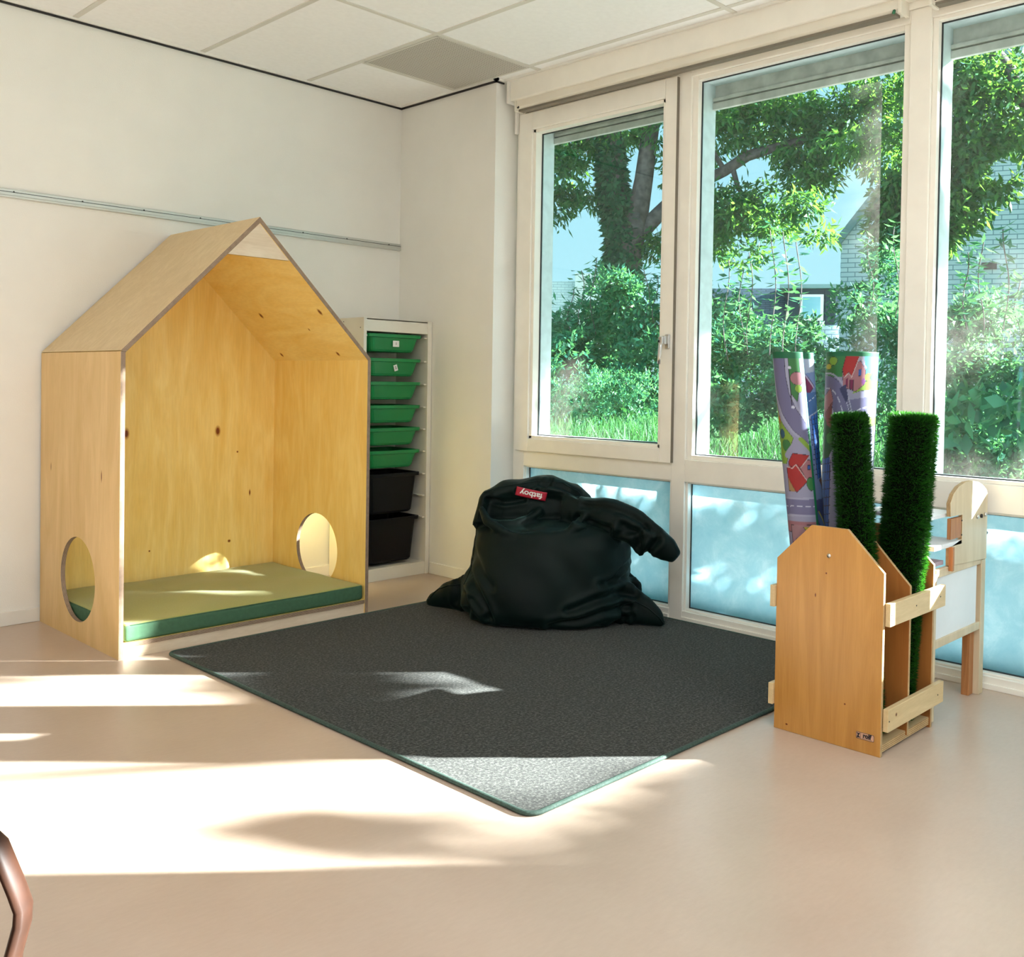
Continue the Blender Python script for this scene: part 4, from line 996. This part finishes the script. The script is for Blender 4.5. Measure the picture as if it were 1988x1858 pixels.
so = lab.modifiers.new('t', 'SOLIDIFY'); so.thickness = .004; so.offset = 0
tv, tf = text_mesh('fatboy', .038, .0010)
s = MB(); s.add([lab_pt(-x*1.10, -y*1.0, .0055) for x, y in tv], tf); s.build('lettering', M['paper'], lab)

# ================================================================== play stand by the window
ez = empty('play_stand', (-.13, -3.42, 0), 'pale wooden play stand with rounded side and white board, between rack and window', 'play furniture')
YE = -3.42
s = MB()
arc = [(-.155+.10*0+ .0, .735)]
prof = [(.095, .492), (-.245, .508), (-.245, .572), (-.142, .590), (-.142, .674), (-.245, .676), (-.248, .725)] + [(-.105+.143*math.cos(a), .735+.058*math.sin(a)) for a in [PI*(1-k/12) for k in range(0, 13)]][1:] + [(.060, .735), (.095, .715)]
prof = [(.095, .492), (-.245, .508), (-.245, .572), (-.142, .590), (-.142, .674), (-.245, .676), (-.250, .722), (-.225, .752), (-.180, .775), (-.120, .787), (-.060, .788), (0, .780), (.045, .766), (.080, .748), (.096, .728)]
s.panel(prof, [], (0, YE, 0), (1, 0, 0), (0, 0, 1), (0, 1, 0), .015); s.build('side_panel', [M['easel_wood'], M['ply_light']], ez, bevel=.0015)
MB().box((-.247, YE-.002, .590), (-.160, YE+.26, .604)).build('block', M['pine'], ez) if False else None
MB().box((-.240, YE+.001, .597), (-.150, YE+.014, .668)).build('upright_block', M['pine'], ez)
MB().box((-.250, YE-.012, .492), (-.236, YE+.002, .573)).build('upright_block', M['pine'], ez)
MB().box((-.375, YE+.02, .672), (-.145, YE+.26, .686)).build('shelf', M['white_cool'], ez, bevel=.002)
MB().box((-.375, YE+.0, .572), (-.142, YE+.26, .588)).build('shelf', M['white_cool'], ez, bevel=.002)
MB().box((-.375, YE+.02, .512), (-.25, YE+.26, .526)).build('shelf', M['pale_top'], ez)
for x, z, m_n in ((-.005, .655, 'steel'), (.030, .655, 'dark'), (.068, .657, 'steel')):
    s = MB(); s.disc((x, YE, z), .007, (0, -1, 0), 12, h=.006); s.build('bolt', M[m_n], ez)
for z in (.655, .605):
    s = MB(); s.disc((-.148, YE, z), .003, (0, -1, 0), 8, h=.002); s.build('screw', M['dark'], ez)
s = MB(); s.tube([(.095, YE+.008, .585), (.112, YE+.008, .585)], .006, 10); s.build('knob', M['gasket'], ez)
MB().box((.052, YE+.001, 0), (.092, YE+.026, .492)).build('leg', M['easel_wood'], ez, bevel=.002)
MB().box((.012, YE+.022, 0.0), (.052, YE+.050, .492)).build('leg', M['pine'], ez, bevel=.002)
MB().box((-.378, YE+.001, 0), (-.345, YE+.026, .492)).build('leg', M['easel_wood'], ez, bevel=.002)
MB().box((-.345, YE+.003, .240), (.052, YE+.020, .268)).build('bottom_rail', M['easel_wood'], ez, bevel=.002)
MB().box((-.345, YE+.003, .478), (.052, YE+.020, .506)).build('top_rail', M['easel_wood'], ez, bevel=.002)
MB().box((-.345, YE+.010, .268), (.030, YE+.016, .478)).build('white_board', M['white_cool'], ez)

# ================================================================== bentwood chair at the left edge
ch = empty('bentwood_chair', (-3.30, -3.55, 0), 'dark brown bentwood chair arm curving into the bottom left corner of the photo', 'chair')
Lh = V((-.679, .734, 0))
def arm(off, nm):
    b = [(-3.16, -3.52, 0.0), (-3.165, -3.52, .25), (-3.163, -3.52, .40), (-3.158, -3.52, .455), (-3.150, -3.523, .490), (-3.149, -3.523, .508), (-3.155, -3.520, .530), (-3.170, -3.510, .580)]
    last = V(b[-1]); b += [tuple(last+Lh*.05+V((0, 0, .045))), tuple(last+Lh*.13+V((0, 0, .075))), tuple(last+Lh*.25+V((0, 0, .085))), tuple(last+Lh*.34+V((0, 0, .10)))]
    s = MB(); s.tube([V(p)+off for p in b], [.0075]*len(b), 10, flat=2.2, upv=tuple(Fh)); s.build(nm, M['brown_wood'], ch)
offc = -V(Fh)*.42
arm(V((0, 0, 0)), 'arm'); arm(offc, 'arm')
bb = V((-3.170, -3.510, 0))+Lh*.34
for o in (V((0, 0, 0)), offc):
    s = MB(); s.tube([bb+o+Lh*.03, bb+o+V((0, 0, .40)), bb+o+Lh*.04+V((0, 0, .80))], .014, 10); s.build('rear_leg', M['brown_wood'], ch)
s = MB(); c_ = (V((-3.16, -3.52, .40))+bb+V((0, 0, .40)))/2; c_.z = .40
s.obox(c_+offc*.5, .17, .20, .012, Lh, V(Fh), V((0, 0, 1))); s.build('seat', M['brown_wood'], ch, bevel=.006)
for z in (.62, .74):
    s = MB(); c_ = bb+offc*.5+Lh*.03+V((0, 0, z)); s.obox(c_, .008, .20, .035, Lh, V(Fh), V((0, 0, 1))); s.build('back_rail', M['brown_wood'], ch, bevel=.005)

#@@OUTSIDE
# ================================================================== outside
def pt(p): return np.array(p, float)
def ground_z(x, y):
    xs = [.3, 1.5, 2.3, 3.2, 5.0, 9.0, 60]; zs = [-.16, -.12, .46, .60, .74, .80, .8]
    return np.interp(x, xs, zs)
nx, ny = 60, 60
gx_ = np.concatenate([np.linspace(.30, 9, 45), np.linspace(10, 60, 15)]); gy_ = np.linspace(-34, 44, ny)
vs = []; fs = []
for i, x in enumerate(gx_):
    for j, y in enumerate(gy_): vs.append((x, y, float(ground_z(x, y))+.04*noise.noise(V((x*.8, y*.8, 0)))))
for i in range(len(gx_)-1):
    for j in range(ny-1): a = i*ny+j; fs.append((a, a+ny, a+ny+1, a+1))
s = MB(); s.add(vs, fs, 0, smooth=True); go = s.build('garden_ground', M['soil']); tag(go, kind='structure')
struct('path', MB().box((.32, -9, -.14), (1.45, 3, -.08)), M['paving'])  # unseen pale surface added to bounce sun into the frosted panes
# grass
n = 42000; gxv = 1.75+RNG.random(n)**1.3*4.2; gyv = -4.4+RNG.random(n)*7.4; P = np.stack([gxv, gyv, ground_z(gxv, gyv)-.01], 1)
D = norm(np.stack([RNG.normal(0, .45, n), RNG.normal(0, .45, n), np.ones(n)], 1)); N = norm(np.cross(D, RNG.normal(0, 1, (n, 3))))
o = leaf_mesh('long_grass', P, D, N, .10+.20*RNG.random(n)**2, .006, [M['grass']]); tag(o, 'long green grass growing on the bank right outside the windows', 'grass', kind='stuff')

def foliage(parts, L, Wd, mats, parent, name='foliage', per=9, droop=.35, spread=.7, gap=None):
    """leaf rosettes at random twig ends inside ellipsoids; parts = [(centre, (rx,ry,rz), twigs)]"""
    Ps, Ds = [], []
    for c, r, k in parts:
        k = int(k); q = norm(RNG.normal(0, 1, (k, 3)))*(RNG.random(k)[:, None]**.45)*np.array(r)+pt(c)
        if gap is not None:
            q = q[np.array([noise.noise(V(p)*2.9) > gap for p in q])] if k else q; k = len(q)
            if k == 0: continue
        out = norm(q-pt(c)+RNG.normal(0, .15, (k, 3))*np.mean(r))
        q = np.repeat(q, per, 0); out = np.repeat(out, per, 0)
        d = norm(out*spread+RNG.normal(0, .75, out.shape)+np.array([0, 0, -droop])); Ps.append(q+RNG.normal(0, L*.35, q.shape)); Ds.append(d)
    P = np.vstack(Ps); D = np.vstack(Ds); n = len(P); N = norm(np.cross(D, RNG.normal(0, 1, (n, 3))+np.array([0, 0, 1.2])))
    return leaf_mesh(name, P, D, N, L*(.6+.7*RNG.random(n)), Wd*(.7+.6*RNG.random(n)), mats, parent)
CAM = np.array([-3.5282, -4.7130, 1.1119]); Rn, Un, Fn = np.array(R_), np.array(U_), np.array(F_)
#  big ivy-clad tree ------------------------------------------------
tree = empty('broadleaf_tree', (4.11, 1.74, .75), 'big broadleaf tree outside, its ivy-covered trunk behind the opening window, limb reaching right', 'tree')
s = MB(); s.tube([(4.06, 1.78, .5), (4.10, 1.75, 1.4), (4.13, 1.73, 2.1), (4.17, 1.69, 2.65), (4.20, 1.66, 2.85)], [.17, .15, .14, .16, .13], 14)
s.tube([(4.17, 1.70, 2.6), (4.08, 1.80, 3.1), (4.02, 1.86, 3.9), (3.95, 1.92, 5.2)], [.12, .10, .09, .06], 10)
s.tube([(4.20, 1.65, 2.7), (4.24, 1.58, 3.2), (4.28, 1.52, 3.8), (4.35, 1.46, 5.2)], [.12, .095, .085, .06], 10)
s.build('trunk', M['bark'], tree)
s = MB(); s.tube([(4.22, 1.66, 2.62), (4.30, 1.55, 2.75), (4.42, 1.36, 2.98), (4.60, 1.09, 3.18), (4.72, .92, 3.28), (4.85, .73, 3.43), (4.99, .52, 3.50), (5.25, .1, 3.62), (5.6, -.5, 3.70)], [.10, .085, .07, .06, .055, .055, .045, .035, .02], 10)
s.tube([(4.76, .86, 3.34), (4.80, .80, 3.1), (4.86, .70, 2.95)], [.03, .025, .01], 7); s.tube([(4.60, 1.08, 3.2), (4.55, 1.12, 2.9), (4.58, 1.07, 2.6)], [.035, .03, .015], 7)
s.tube([(4.72, .93, 3.3), (4.62, 1.05, 3.55), (4.5, 1.2, 3.65)], [.03, .02, .01], 7); s.tube([(4.02, 1.86, 3.7), (3.85, 2.05, 3.6), (3.55, 2.4, 3.25), (3.4, 2.6, 2.95)], [.03, .02, .012, .006], 6)
s.build('limb', M['bark'], tree)
def ivy(path, rad, n, parent):
    rad = [q*.82 for q in rad]
    pts = [pt(p) for p in path]; k = len(pts)-1; tt = RNG.random(n)*k; i = np.minimum(tt.astype(int), k-1); f = (tt-i)[:, None]
    A_ = np.array(pts); c = A_[i]*(1-f)+A_[i+1]*f; a = RNG.random(n)*2*PI; d = np.stack([np.cos(a), np.sin(a), np.zeros(n)], 1)
    rr_ = np.interp(tt, np.arange(k+1), rad)[:, None]; P = c+d*rr_*(.85+.35*RNG.random((n, 1))); D = norm(d*.7+RNG.normal(0, .5, (n, 3))+np.array([0, 0, -.7])); N = norm(np.cross(D, d+RNG.normal(0, .2, (n, 3))))
    leaf_mesh('ivy', P, D, N, .085*(.6+.7*RNG.random(n)), .06*(.6+.7*RNG.random(n)), [M['leaf_dark']], parent)
ivy([(4.06, 1.78, .6), (4.10, 1.75, 1.4), (4.11, 1.75, 2.1), (4.12, 1.75, 2.65), (4.05, 1.83, 3.1), (4.02, 1.87, 3.6)], [.30, .24, .19, .17, .15, .10], 5200, tree)
CAM = np.array([-3.5282, -4.7130, 1.1119]); Rn, Un, Fn = np.array(R_), np.array(U_), np.array(F_)
def wp(u, v, D):      # world position D metres away in a given viewing direction
    d = Fn+Rn*(u-1118.66)/1882.794-Un*(v-778.89)/1882.794
    return CAM+d/np.linalg.norm(d[:2])*D
crown = [
 (wp(1420, 420, 9.6), (.26, .28, .22), 70), (wp(1500, 430, 9.5), (.24, .28, .14), 50), (wp(1560, 400, 9.3), (.20, .22, .14), 40), (wp(1590, 455, 9.2), (.14, .16, .10), 14), (wp(1400, 480, 9.6), (.2, .2, .12), 22), (wp(1460, 500, 9.4), (.16, .2, .10), 12), (wp(1680, 270, 8.8), (.35, .4, .10), 60),
 ((3.70, 2.18, 3.35), (.42, .38, .36), 150), ((3.62, 2.28, 2.95), (.22, .22, .24), 60), ((3.40, 2.55, 3.05), (.22, .25, .40), 45), ((4.0, 1.95, 3.75), (.5, .5, .30), 160), ((3.55, 2.3, 3.85), (.5, .5, .25), 90),
 ((3.88, 1.98, 3.05), (.22, .20, .18), 50), ((4.42, 1.30, 3.35), (.22, .22, .45), 90), ((4.35, 1.45, 2.55), (.22, .22, .16), 46), ((4.30, 1.36, 3.80), (.4, .4, .35), 120),
 ((4.62, 1.02, 3.70), (.45, .45, .38), 190), ((4.70, .92, 2.90), (.34, .34, .26), 130), ((4.60, 1.05, 2.58), (.30, .30, .14), 60), ((4.95, .55, 2.95), (.30, .34, .28), 90), ((5.0, .60, 3.85), (.5, .55, .34), 260),
 ((5.10, .22, 3.60), (.40, .45, .36), 200), ((5.15, .15, 3.20), (.28, .34, .18), 70), ((5.35, -.15, 3.75), (.40, .40, .45), 170), ((5.55, -.35, 3.45), (.30, .30, .25), 60), ((5.6, -.5, 4.1), (.5, .5, .4), 160),
 ((4.8, .8, 4.4), (1.0, 1.0, .5), 260), ((3.9, 2.0, 4.6), (1.2, 1.2, .6), 260)]
foliage([(c, r, k*1.7) for c, r, k in crown], .095, .028, [M['leaf']], tree, per=8, droop=.55, gap=-.2)
# nearer tree at the right --------------------------------------------
tree2 = empty('broadleaf_tree', (4.6, -2.6, .7), 'dark-leaved tree hanging behind the right hand mullion in front of the brick gable', 'tree')
def wp(u, v, D):      # helper giving the world position seen at a photo coordinate, D metres away
    d = Fn+Rn*(u-1118.66)/1882.794-Un*(v-778.89)/1882.794
    return CAM+d/np.linalg.norm(d[:2])*D
cr2 = [(wp(1738, 440, 8.5), (.22, .26, .28), 110), (wp(1745, 380, 8.5), (.22, .22, .25), 80), (wp(1840, 400, 8.4), (.30, .32, .26), 150), (wp(1880, 300, 8.4), (.35, .35, .32), 200), (wp(1850, 200, 8.4), (.38, .38, .30), 170),
       (wp(1920, 150, 8.4), (.40, .40, .22), 120), (wp(1970, 260, 8.4), (.25, .30, .25), 70), (wp(1835, 460, 8.4), (.14, .14, .14), 40), (wp(1930, 345, 8.4), (.22, .22, .18), 60), (wp(1975, 120, 9.4), (.5, .5, .35), 110), (wp(1780, 300, 8.6), (.35, .35, .4), 120),
       (wp(2100, 200, 8.6), (.7, .8, .6), 240)]
foliage([(c, r, k*1.6) for c, r, k in cr2], .088, .032, [M['leaf']], tree2, per=8, droop=.5, gap=-.2)
s = MB(); a = wp(1855, 260, 8.5); b = wp(1830, 400, 8.5); s.tube([wp(1900, 60, 8.5), wp(1880, 160, 8.5), a, b, wp(1800, 520, 8.6)], [.05, .045, .035, .02, .01], 8)
s.tube([wp(2150, 900, 8.8), wp(2100, 500, 8.8), wp(2000, 200, 8.6), wp(1900, 60, 8.5)], [.12, .10, .08, .05], 10); s.build('trunk', M['bark'], tree2)
# shrubs beyond the windows --------------------------------------------
def shrub(label, spec, L=.085, Wd=.036, mat='leaf_teal', shoots=(), per=9, group='shrubs on the garden bank'):
    c = spec[0][0]; r = empty('shrub', (c[0], c[1], float(ground_z(c[0], c[1]))), label, 'shrub', group)
    foliage([(c, r_, k*1.6) for c, r_, k in spec], L*.66, Wd*.64, [M[mat]], r, per=per, droop=.1, gap=-.02)
    if shoots:
        for u, v0, v1, Dd in shoots:
            s = MB(); Ps, Ds = [], []
            k = 12; pts = [wp(u+6*math.sin(i*.5+u), v1+(v0-v1)*i/k, Dd) for i in range(k+1)]
            s.tube(pts, .0035, 5)
            for i in range(1, k+1):
                for sg in (-1, 1):
                    for rep in range(2):
                        Ps.append(pts[i]+RNG.normal(0, .02, 3)); Ds.append(Rn*sg*(.8)+RNG.normal(0, .35, 3)+np.array([0, 0, .25-.5*rep]))
            st = s.build('shoot', M['bark'], r); Ps = np.array(Ps); Ds = norm(np.array(Ds)); N = norm(np.cross(Ds, RNG.normal(0, .4, Ds.shape)+np.array([0, 0, 1])))
            leaf_mesh('shoot_foliage', Ps, Ds, N, L*.85, Wd*.75, [M[mat]], st)
    return r
shrub('teal-green shrub at the left of the opening window', [(wp(1075, 665, 7.6), (.36, .36, .24), 150), (wp(1060, 620, 7.8), (.14, .2, .10), 22), (wp(1135, 620, 7.8), (.16, .2, .16), 40), (wp(1090, 730, 7.3), (.5, .5, .30), 260), (wp(1130, 690, 7.4), (.35, .35, .2), 120)], shoots=[(1058, 572, 660, 7.4), (1108, 560, 660, 7.4), (1128, 525, 650, 7.6), (1152, 500, 650, 7.7)])
shrub('ivy-like shrub spilling round the foot of the big trunk', [(wp(1200, 590, 8.3), (.30, .32, .32), 260), (wp(1180, 680, 8.0), (.45, .40, .30), 260), (wp(1205, 560, 8.6), (.16, .2, .12), 60)], mat='leaf_teal')
shrub('airy shrub between big trunk and the first mullion', [(wp(1270, 655, 7.8), (.32, .32, .22), 150), (wp(1275, 600, 8.0), (.14, .2, .10), 24), (wp(1290, 720, 7.2), (.40, .40, .30), 220)], shoots=[(1255, 520, 640, 7.7), (1272, 535, 640, 7.6), (1286, 500, 650, 7.7)])
shrub('low dense shrub with fine bluish leaves above the grass under the opening window', [(wp(1110, 760, 6.6), (.42, .42, .20), 320), (wp(1190, 770, 6.5), (.42, .42, .18), 300), (wp(1250, 780, 6.4), (.3, .3, .2), 180)], .05, .014, per=12)
shrub('leafy shrub at the left of the wide window with tall whippy shoots', [(wp(1385, 640, 7.5), (.35, .35, .30), 180), (wp(1420, 700, 7.2), (.45, .45, .30), 240), (wp(1380, 590, 7.8), (.22, .22, .15), 60), (wp(1450, 640, 7.6), (.3, .3, .22), 120), (wp(1400, 780, 6.8), (.4, .4, .22), 190)],
      shoots=[(1410, 505, 700, 6.6), (1455, 490, 690, 6.6), (1440, 520, 680, 7.0)])
shrub('sunlit yellowish shrub behind the left rolled mat', [(wp(1500, 700, 7.2), (.40, .40, .25), 190), (wp(1530, 640, 7.6), (.28, .28, .14), 70), (wp(1480, 770, 6.8), (.42, .42, .2), 190), (wp(1560, 760, 6.8), (.42, .42, .22), 190), (wp(1570, 690, 7.2), (.3, .3, .2), 100)], mat='leaf_teal',
      shoots=[(1500, 440, 690, 6.2), (1525, 450, 690, 6.2), (1550, 470, 690, 6.3)])
shrub('green shrub in front of the brick gable behind the fat rolled mat', [(wp(1690, 580, 7.4), (.30, .32, .22), 130), (wp(1730, 520, 7.5), (.18, .2, .14), 45), (wp(1735, 650, 7.2), (.32, .32, .22), 150), (wp(1660, 650, 7.2), (.2, .2, .1), 40), (wp(1720, 760, 6.8), (.5, .5, .30), 300), (wp(1640, 720, 7.0), (.25, .25, .2), 80)],
      shoots=[(1690, 460, 600, 6.8), (1740, 440, 620, 6.9)])
shrub('dense shrub filling the lower part of the right hand window', [(wp(1860, 620, 7.0), (.35, .35, .15), 130), (wp(1940, 610, 7.0), (.35, .35, .16), 130), (wp(1880, 700, 6.8), (.42, .45, .25), 240), (wp(1970, 700, 6.8), (.4, .45, .28), 230), (wp(1850, 860, 6.2), (.40, .45, .28), 260), (wp(1960, 870, 6.2), (.4, .45, .28), 260), (wp(2060, 760, 6.8), (.5, .6, .5), 260)],
      shoots=[(1875, 490, 640, 5.6), (1905, 470, 640, 5.6), (1953, 445, 640, 5.5), (1975, 540, 640, 5.6)])
shrub('broad-leaved shrub branch with large soft leaves close to the right hand window', [(wp(1870, 770, 5.4), (.20, .22, .09), 16), (wp(1950, 780, 5.3), (.22, .22, .10), 16), (wp(1850, 810, 5.4), (.12, .12, .10), 8), (wp(1980, 850, 5.3), (.12, .16, .12), 10)], .16, .10, per=4)
shrub('dark evergreen shrub far behind the wide window, left of the gable', [(wp(1400, 660, 11), (.8, .8, .35), 260), (wp(1520, 730, 11), (.9, .9, .35), 260), (wp(1120, 690, 11), (1.0, 1.0, .4), 300), (wp(1260, 700, 11), (.9, .9, .4), 260)], .10, .045, 'leaf_dark')
shrub('dark undergrowth behind the right hand window', [(wp(1720, 800, 9.5), (.8, .8, .5), 260), (wp(1900, 800, 9.5), (1.0, 1.0, .5), 320)], .10, .045, 'leaf_dark')

# unseen tree with its crown shaped to block sun from most of the windows
shade = empty('garden_tree', (5.4, -7.6, .7), 'leafy garden tree beyond the right edge of the photo that shades the windows', 'tree')
def sp_(yw, zw, t_): return np.array([.147+t_, yw-.955*t_, zw+.57*t_])
def blk(yw, zw, ry, rz, k, t_=5.2, rx=.10): return (sp_(yw, zw, t_), (rx, ry, rz), k)
bl_ = []
for yw, zw, ry, rz, k in (
   (-1.00, 2.2, .40, .40, 170), (-1.6, 2.2, .40, .40, 190), (-2.2, 2.2, .40, .40, 190), (-2.52, 2.15, .18, .40, 110),
   (-.95, 1.55, .34, .38, 170), (-1.55, 1.60, .36, .38, 190), (-2.15, 1.55, .36, .38, 190), (-2.54, 1.5, .16, .38, 100),
   (-1.55, 1.08, .12, .14, 40), (-2.36, 1.0, .16, .30, 70), (-2.56, .95, .14, .26, 70), (-1.66, .95, .06, .2, 26), (-.78, .95, .12, .3, 60),
   (-3.36, 1.92, .24, .22, 90), (-3.20, 1.62, .10, .10, 16), (-3.38, 1.01, .20, .045, 40), (-3.45, 2.3, .3, .35, 110), (-4.0, 1.16, .10, .07, 26), (-4.72, .79, .26, .06, 60), (-5.0, .93, .26, .08, 60), (-5.15, 1.08, .14, .08, 34), (-4.6, 2.4, .6, .35, 190), (-4.95, 1.32, .12, .05, 16), (-4.80, .70, .6, .05, 60)):
    bl_ += [blk(yw, zw, ry, rz, k*.55), blk(yw, zw, ry, rz, k*.55, 5.9)]
foliage(bl_, .125, .065, [M['leaf']], shade, per=9, droop=.3)
s = MB(); s.tube([(5.6, -9.4, .6), (5.6, -8.9, 2.6), (5.45, -7.9, 4.0), (5.35, -7.0, 5.0), (5.3, -6.3, 5.4)], [.16, .13, .10, .06, .03], 10); s.tube([(5.5, -8.3, 3.4), (5.4, -7.0, 3.9), (5.3, -6.2, 4.1)], [.07, .05, .02], 8)
s.tube([(5.6, -8.9, 2.6), (5.4, -9.2, 4.0), (5.4, -9.6, 4.9)], [.08, .06, .03], 8); s.build('trunk', M['bark'], shade)
hedge = empty('garden_hedge', (4.2, -6.5, .6), 'thick clipped hedge along the bank beyond the right edge of the photo', 'hedge')  # added out of view to keep low sun off the frosted panes
hd_ = []
for yw in np.arange(-.8, -5.6, -.36):
    for zw in (.10, .42): hd_ += [(sp_(yw, zw-.06, 3.7), (.09, .20, .15), 22), (sp_(yw, zw-.06, 4.1), (.09, .20, .15), 22)]
foliage(hd_, .11, .05, [M['leaf_teal']], hedge, per=8, droop=.1)

# ------------------------------------------------------------------ buildings
def uvbox(s, O, A, B, outline, t, N, mat=0):
    """brick wall: outline in metres with uv = metres"""
    O, A, B, N = V(O), V(A), V(B), V(N)
    n = len(outline); vs = [O+A*a+B*b for a, b in outline]+[O+A*a+B*b+N*t for a, b in outline]
    s.add(vs, [tuple(range(n)), tuple(range(n, 2*n))[::-1]] + [(i, i+n, (i+1) % n+n, (i+1) % n) for i in range(n)], mat, [list(outline), list(outline)[::-1]] + [None]*n)
gb = empty('gable_house', (13.2, 2.0, .8), 'white brick gable house end with a dark slanting roof edge behind the right hand windows', 'house')
g0 = wp(1628, 700, 18); g0[2] = 0.5; O = V(g0); A = V((13.57-12.39, .91-3.69, 0)).normalized(); Bz = V((0, 0, 1)); Nn_ = A.cross(Bz).normalized()
if Nn_.dot(V((1, 1, 0))) < 0: Nn_ = -Nn_
ze = 3.72-.5; sl = (4.81-3.72)/V((12.76-12.39, 2.95-3.69, 0)).length
s = MB(); uvbox(s, O, A, Bz, [(0, -.6), (9, -.6), (9, ze), (4.5, ze+4.5*sl), (0, ze)], .3, Nn_); s.build('brick_wall', M['brick'], gb)
s = MB(); d_ = (A+Bz*sl).normalized(); n_ = Bz*d_.dot(A)-A*d_.dot(Bz)
s.obox(O+Bz*ze+d_*3.18-Nn_*.05+n_*.02, 3.25, .10, .06, d_, Nn_, n_); s.build('roof_verge', M['roof_edge'], gb)
s = MB(); vv_ = wp(1920, 517, 18); a_ = (V(vv_)-O).dot(A); s.obox(O+A*a_+Bz*(3.21-.5)-Nn_*.01, .12, .02, .058, A, Nn_, Bz); s.build('air_vent', M['dark'], gb)
s = MB(); uvbox(s, O+Bz*0-A*1.8+Nn_*.5, A, Bz, [(0, -.6), (2.0, -.6), (2.0, 1.75), (0, 1.75)], .2, Nn_); s.build('side_wall', M['brick'], gb)
# dormer house
dh = empty('dormer_house', (18.8, 8.7, .8), 'distant house with dark tiled roof and a white framed dormer window behind the wide window', 'house')
O2 = V(wp(1400, 640, 26)); O2.z = 0; E2 = V(wp(1640, 640, 26)); E2.z = 0; A2 = (E2-O2).normalized(); W2 = (E2-O2).length; N2 = A2.cross(Bz).normalized()
if N2.dot(V((1, 1, 0))) < 0: N2 = -N2
zb2 = 2.52; zt2 = 3.86
s = MB(); uvbox(s, O2-A2*4, A2, Bz, [(0, 0), (W2+5, 0), (W2+5, zb2), (0, zb2)], .3, N2); s.build('brick_wall', M['brick_far'], dh)
s = MB(); B2 = (Bz*1.0+N2*.9).normalized(); Lr = (zt2-zb2)/B2.z; uvbox(s, O2-A2*.5+Bz*zb2-B2*.12, A2, B2, [(0, 0), (W2+1, 0), (W2+1, Lr), (0, Lr)], .12, V((0, 0, -1))); s.build('tiled_roof', M['roof_tile'], dh)
dc = V(wp(1574, 596, 26)); a_ = (dc-O2).dot(A2)
def dp(a, z, n): return O2+A2*a+Bz*z+N2*n
s = MB(); s.obox(dp(a_, 3.15, .75), .62, .70, .50, A2, N2, Bz); s.build('dormer_box', M['roof_tile'], dh)
s = MB(); s.obox(dp(a_, 3.70, .70), .80, .85, .05, A2, N2, Bz); s.build('dormer_roof', M['roof_edge'], dh)
s = MB(); s.obox(dp(a_+.02, 3.16, .04), .30, .03, .34, A2, N2, Bz); wf = s.build('window', M['house_white'], dh)
s = MB(); s.obox(dp(a_+.02, 3.16, .0), .22, .02, .27, A2, N2, Bz); s.build('pane', M['far_glass'], wf)
for k in (-1, 1):
    s = MB(); s.obox(dp(a_+k*.48, 3.15, .03), .12, .03, .48, A2, N2, Bz); s.build('cladding_panel', M['roof_tile'], dh)
# pale flat building far left
fb = empty('flat_roof_building', (20.5, 18, .8), 'pale flat-roofed building far away at the left of the opening window', 'building')
O3 = V(wp(1000, 600, 32)); O3.z = 0; E3 = V(wp(1156, 600, 32)); E3.z = 0; A3 = (E3-O3).normalized(); N3 = A3.cross(Bz).normalized()
if N3.dot(V((1, 1, 0))) < 0: N3 = -N3
s = MB(); uvbox(s, O3, A3, Bz, [(0, 0), (1.95, 0), (1.95, 4.45), (0, 4.35)], .3, N3); s.build('grey_wall', M['brick_far'], fb)
s = MB(); s.obox(O3+A3*2.35+Bz*2.3-N3*.2, .40, .3, 2.35, A3, N3, Bz); s.build('white_wall', M['house_white'], fb)
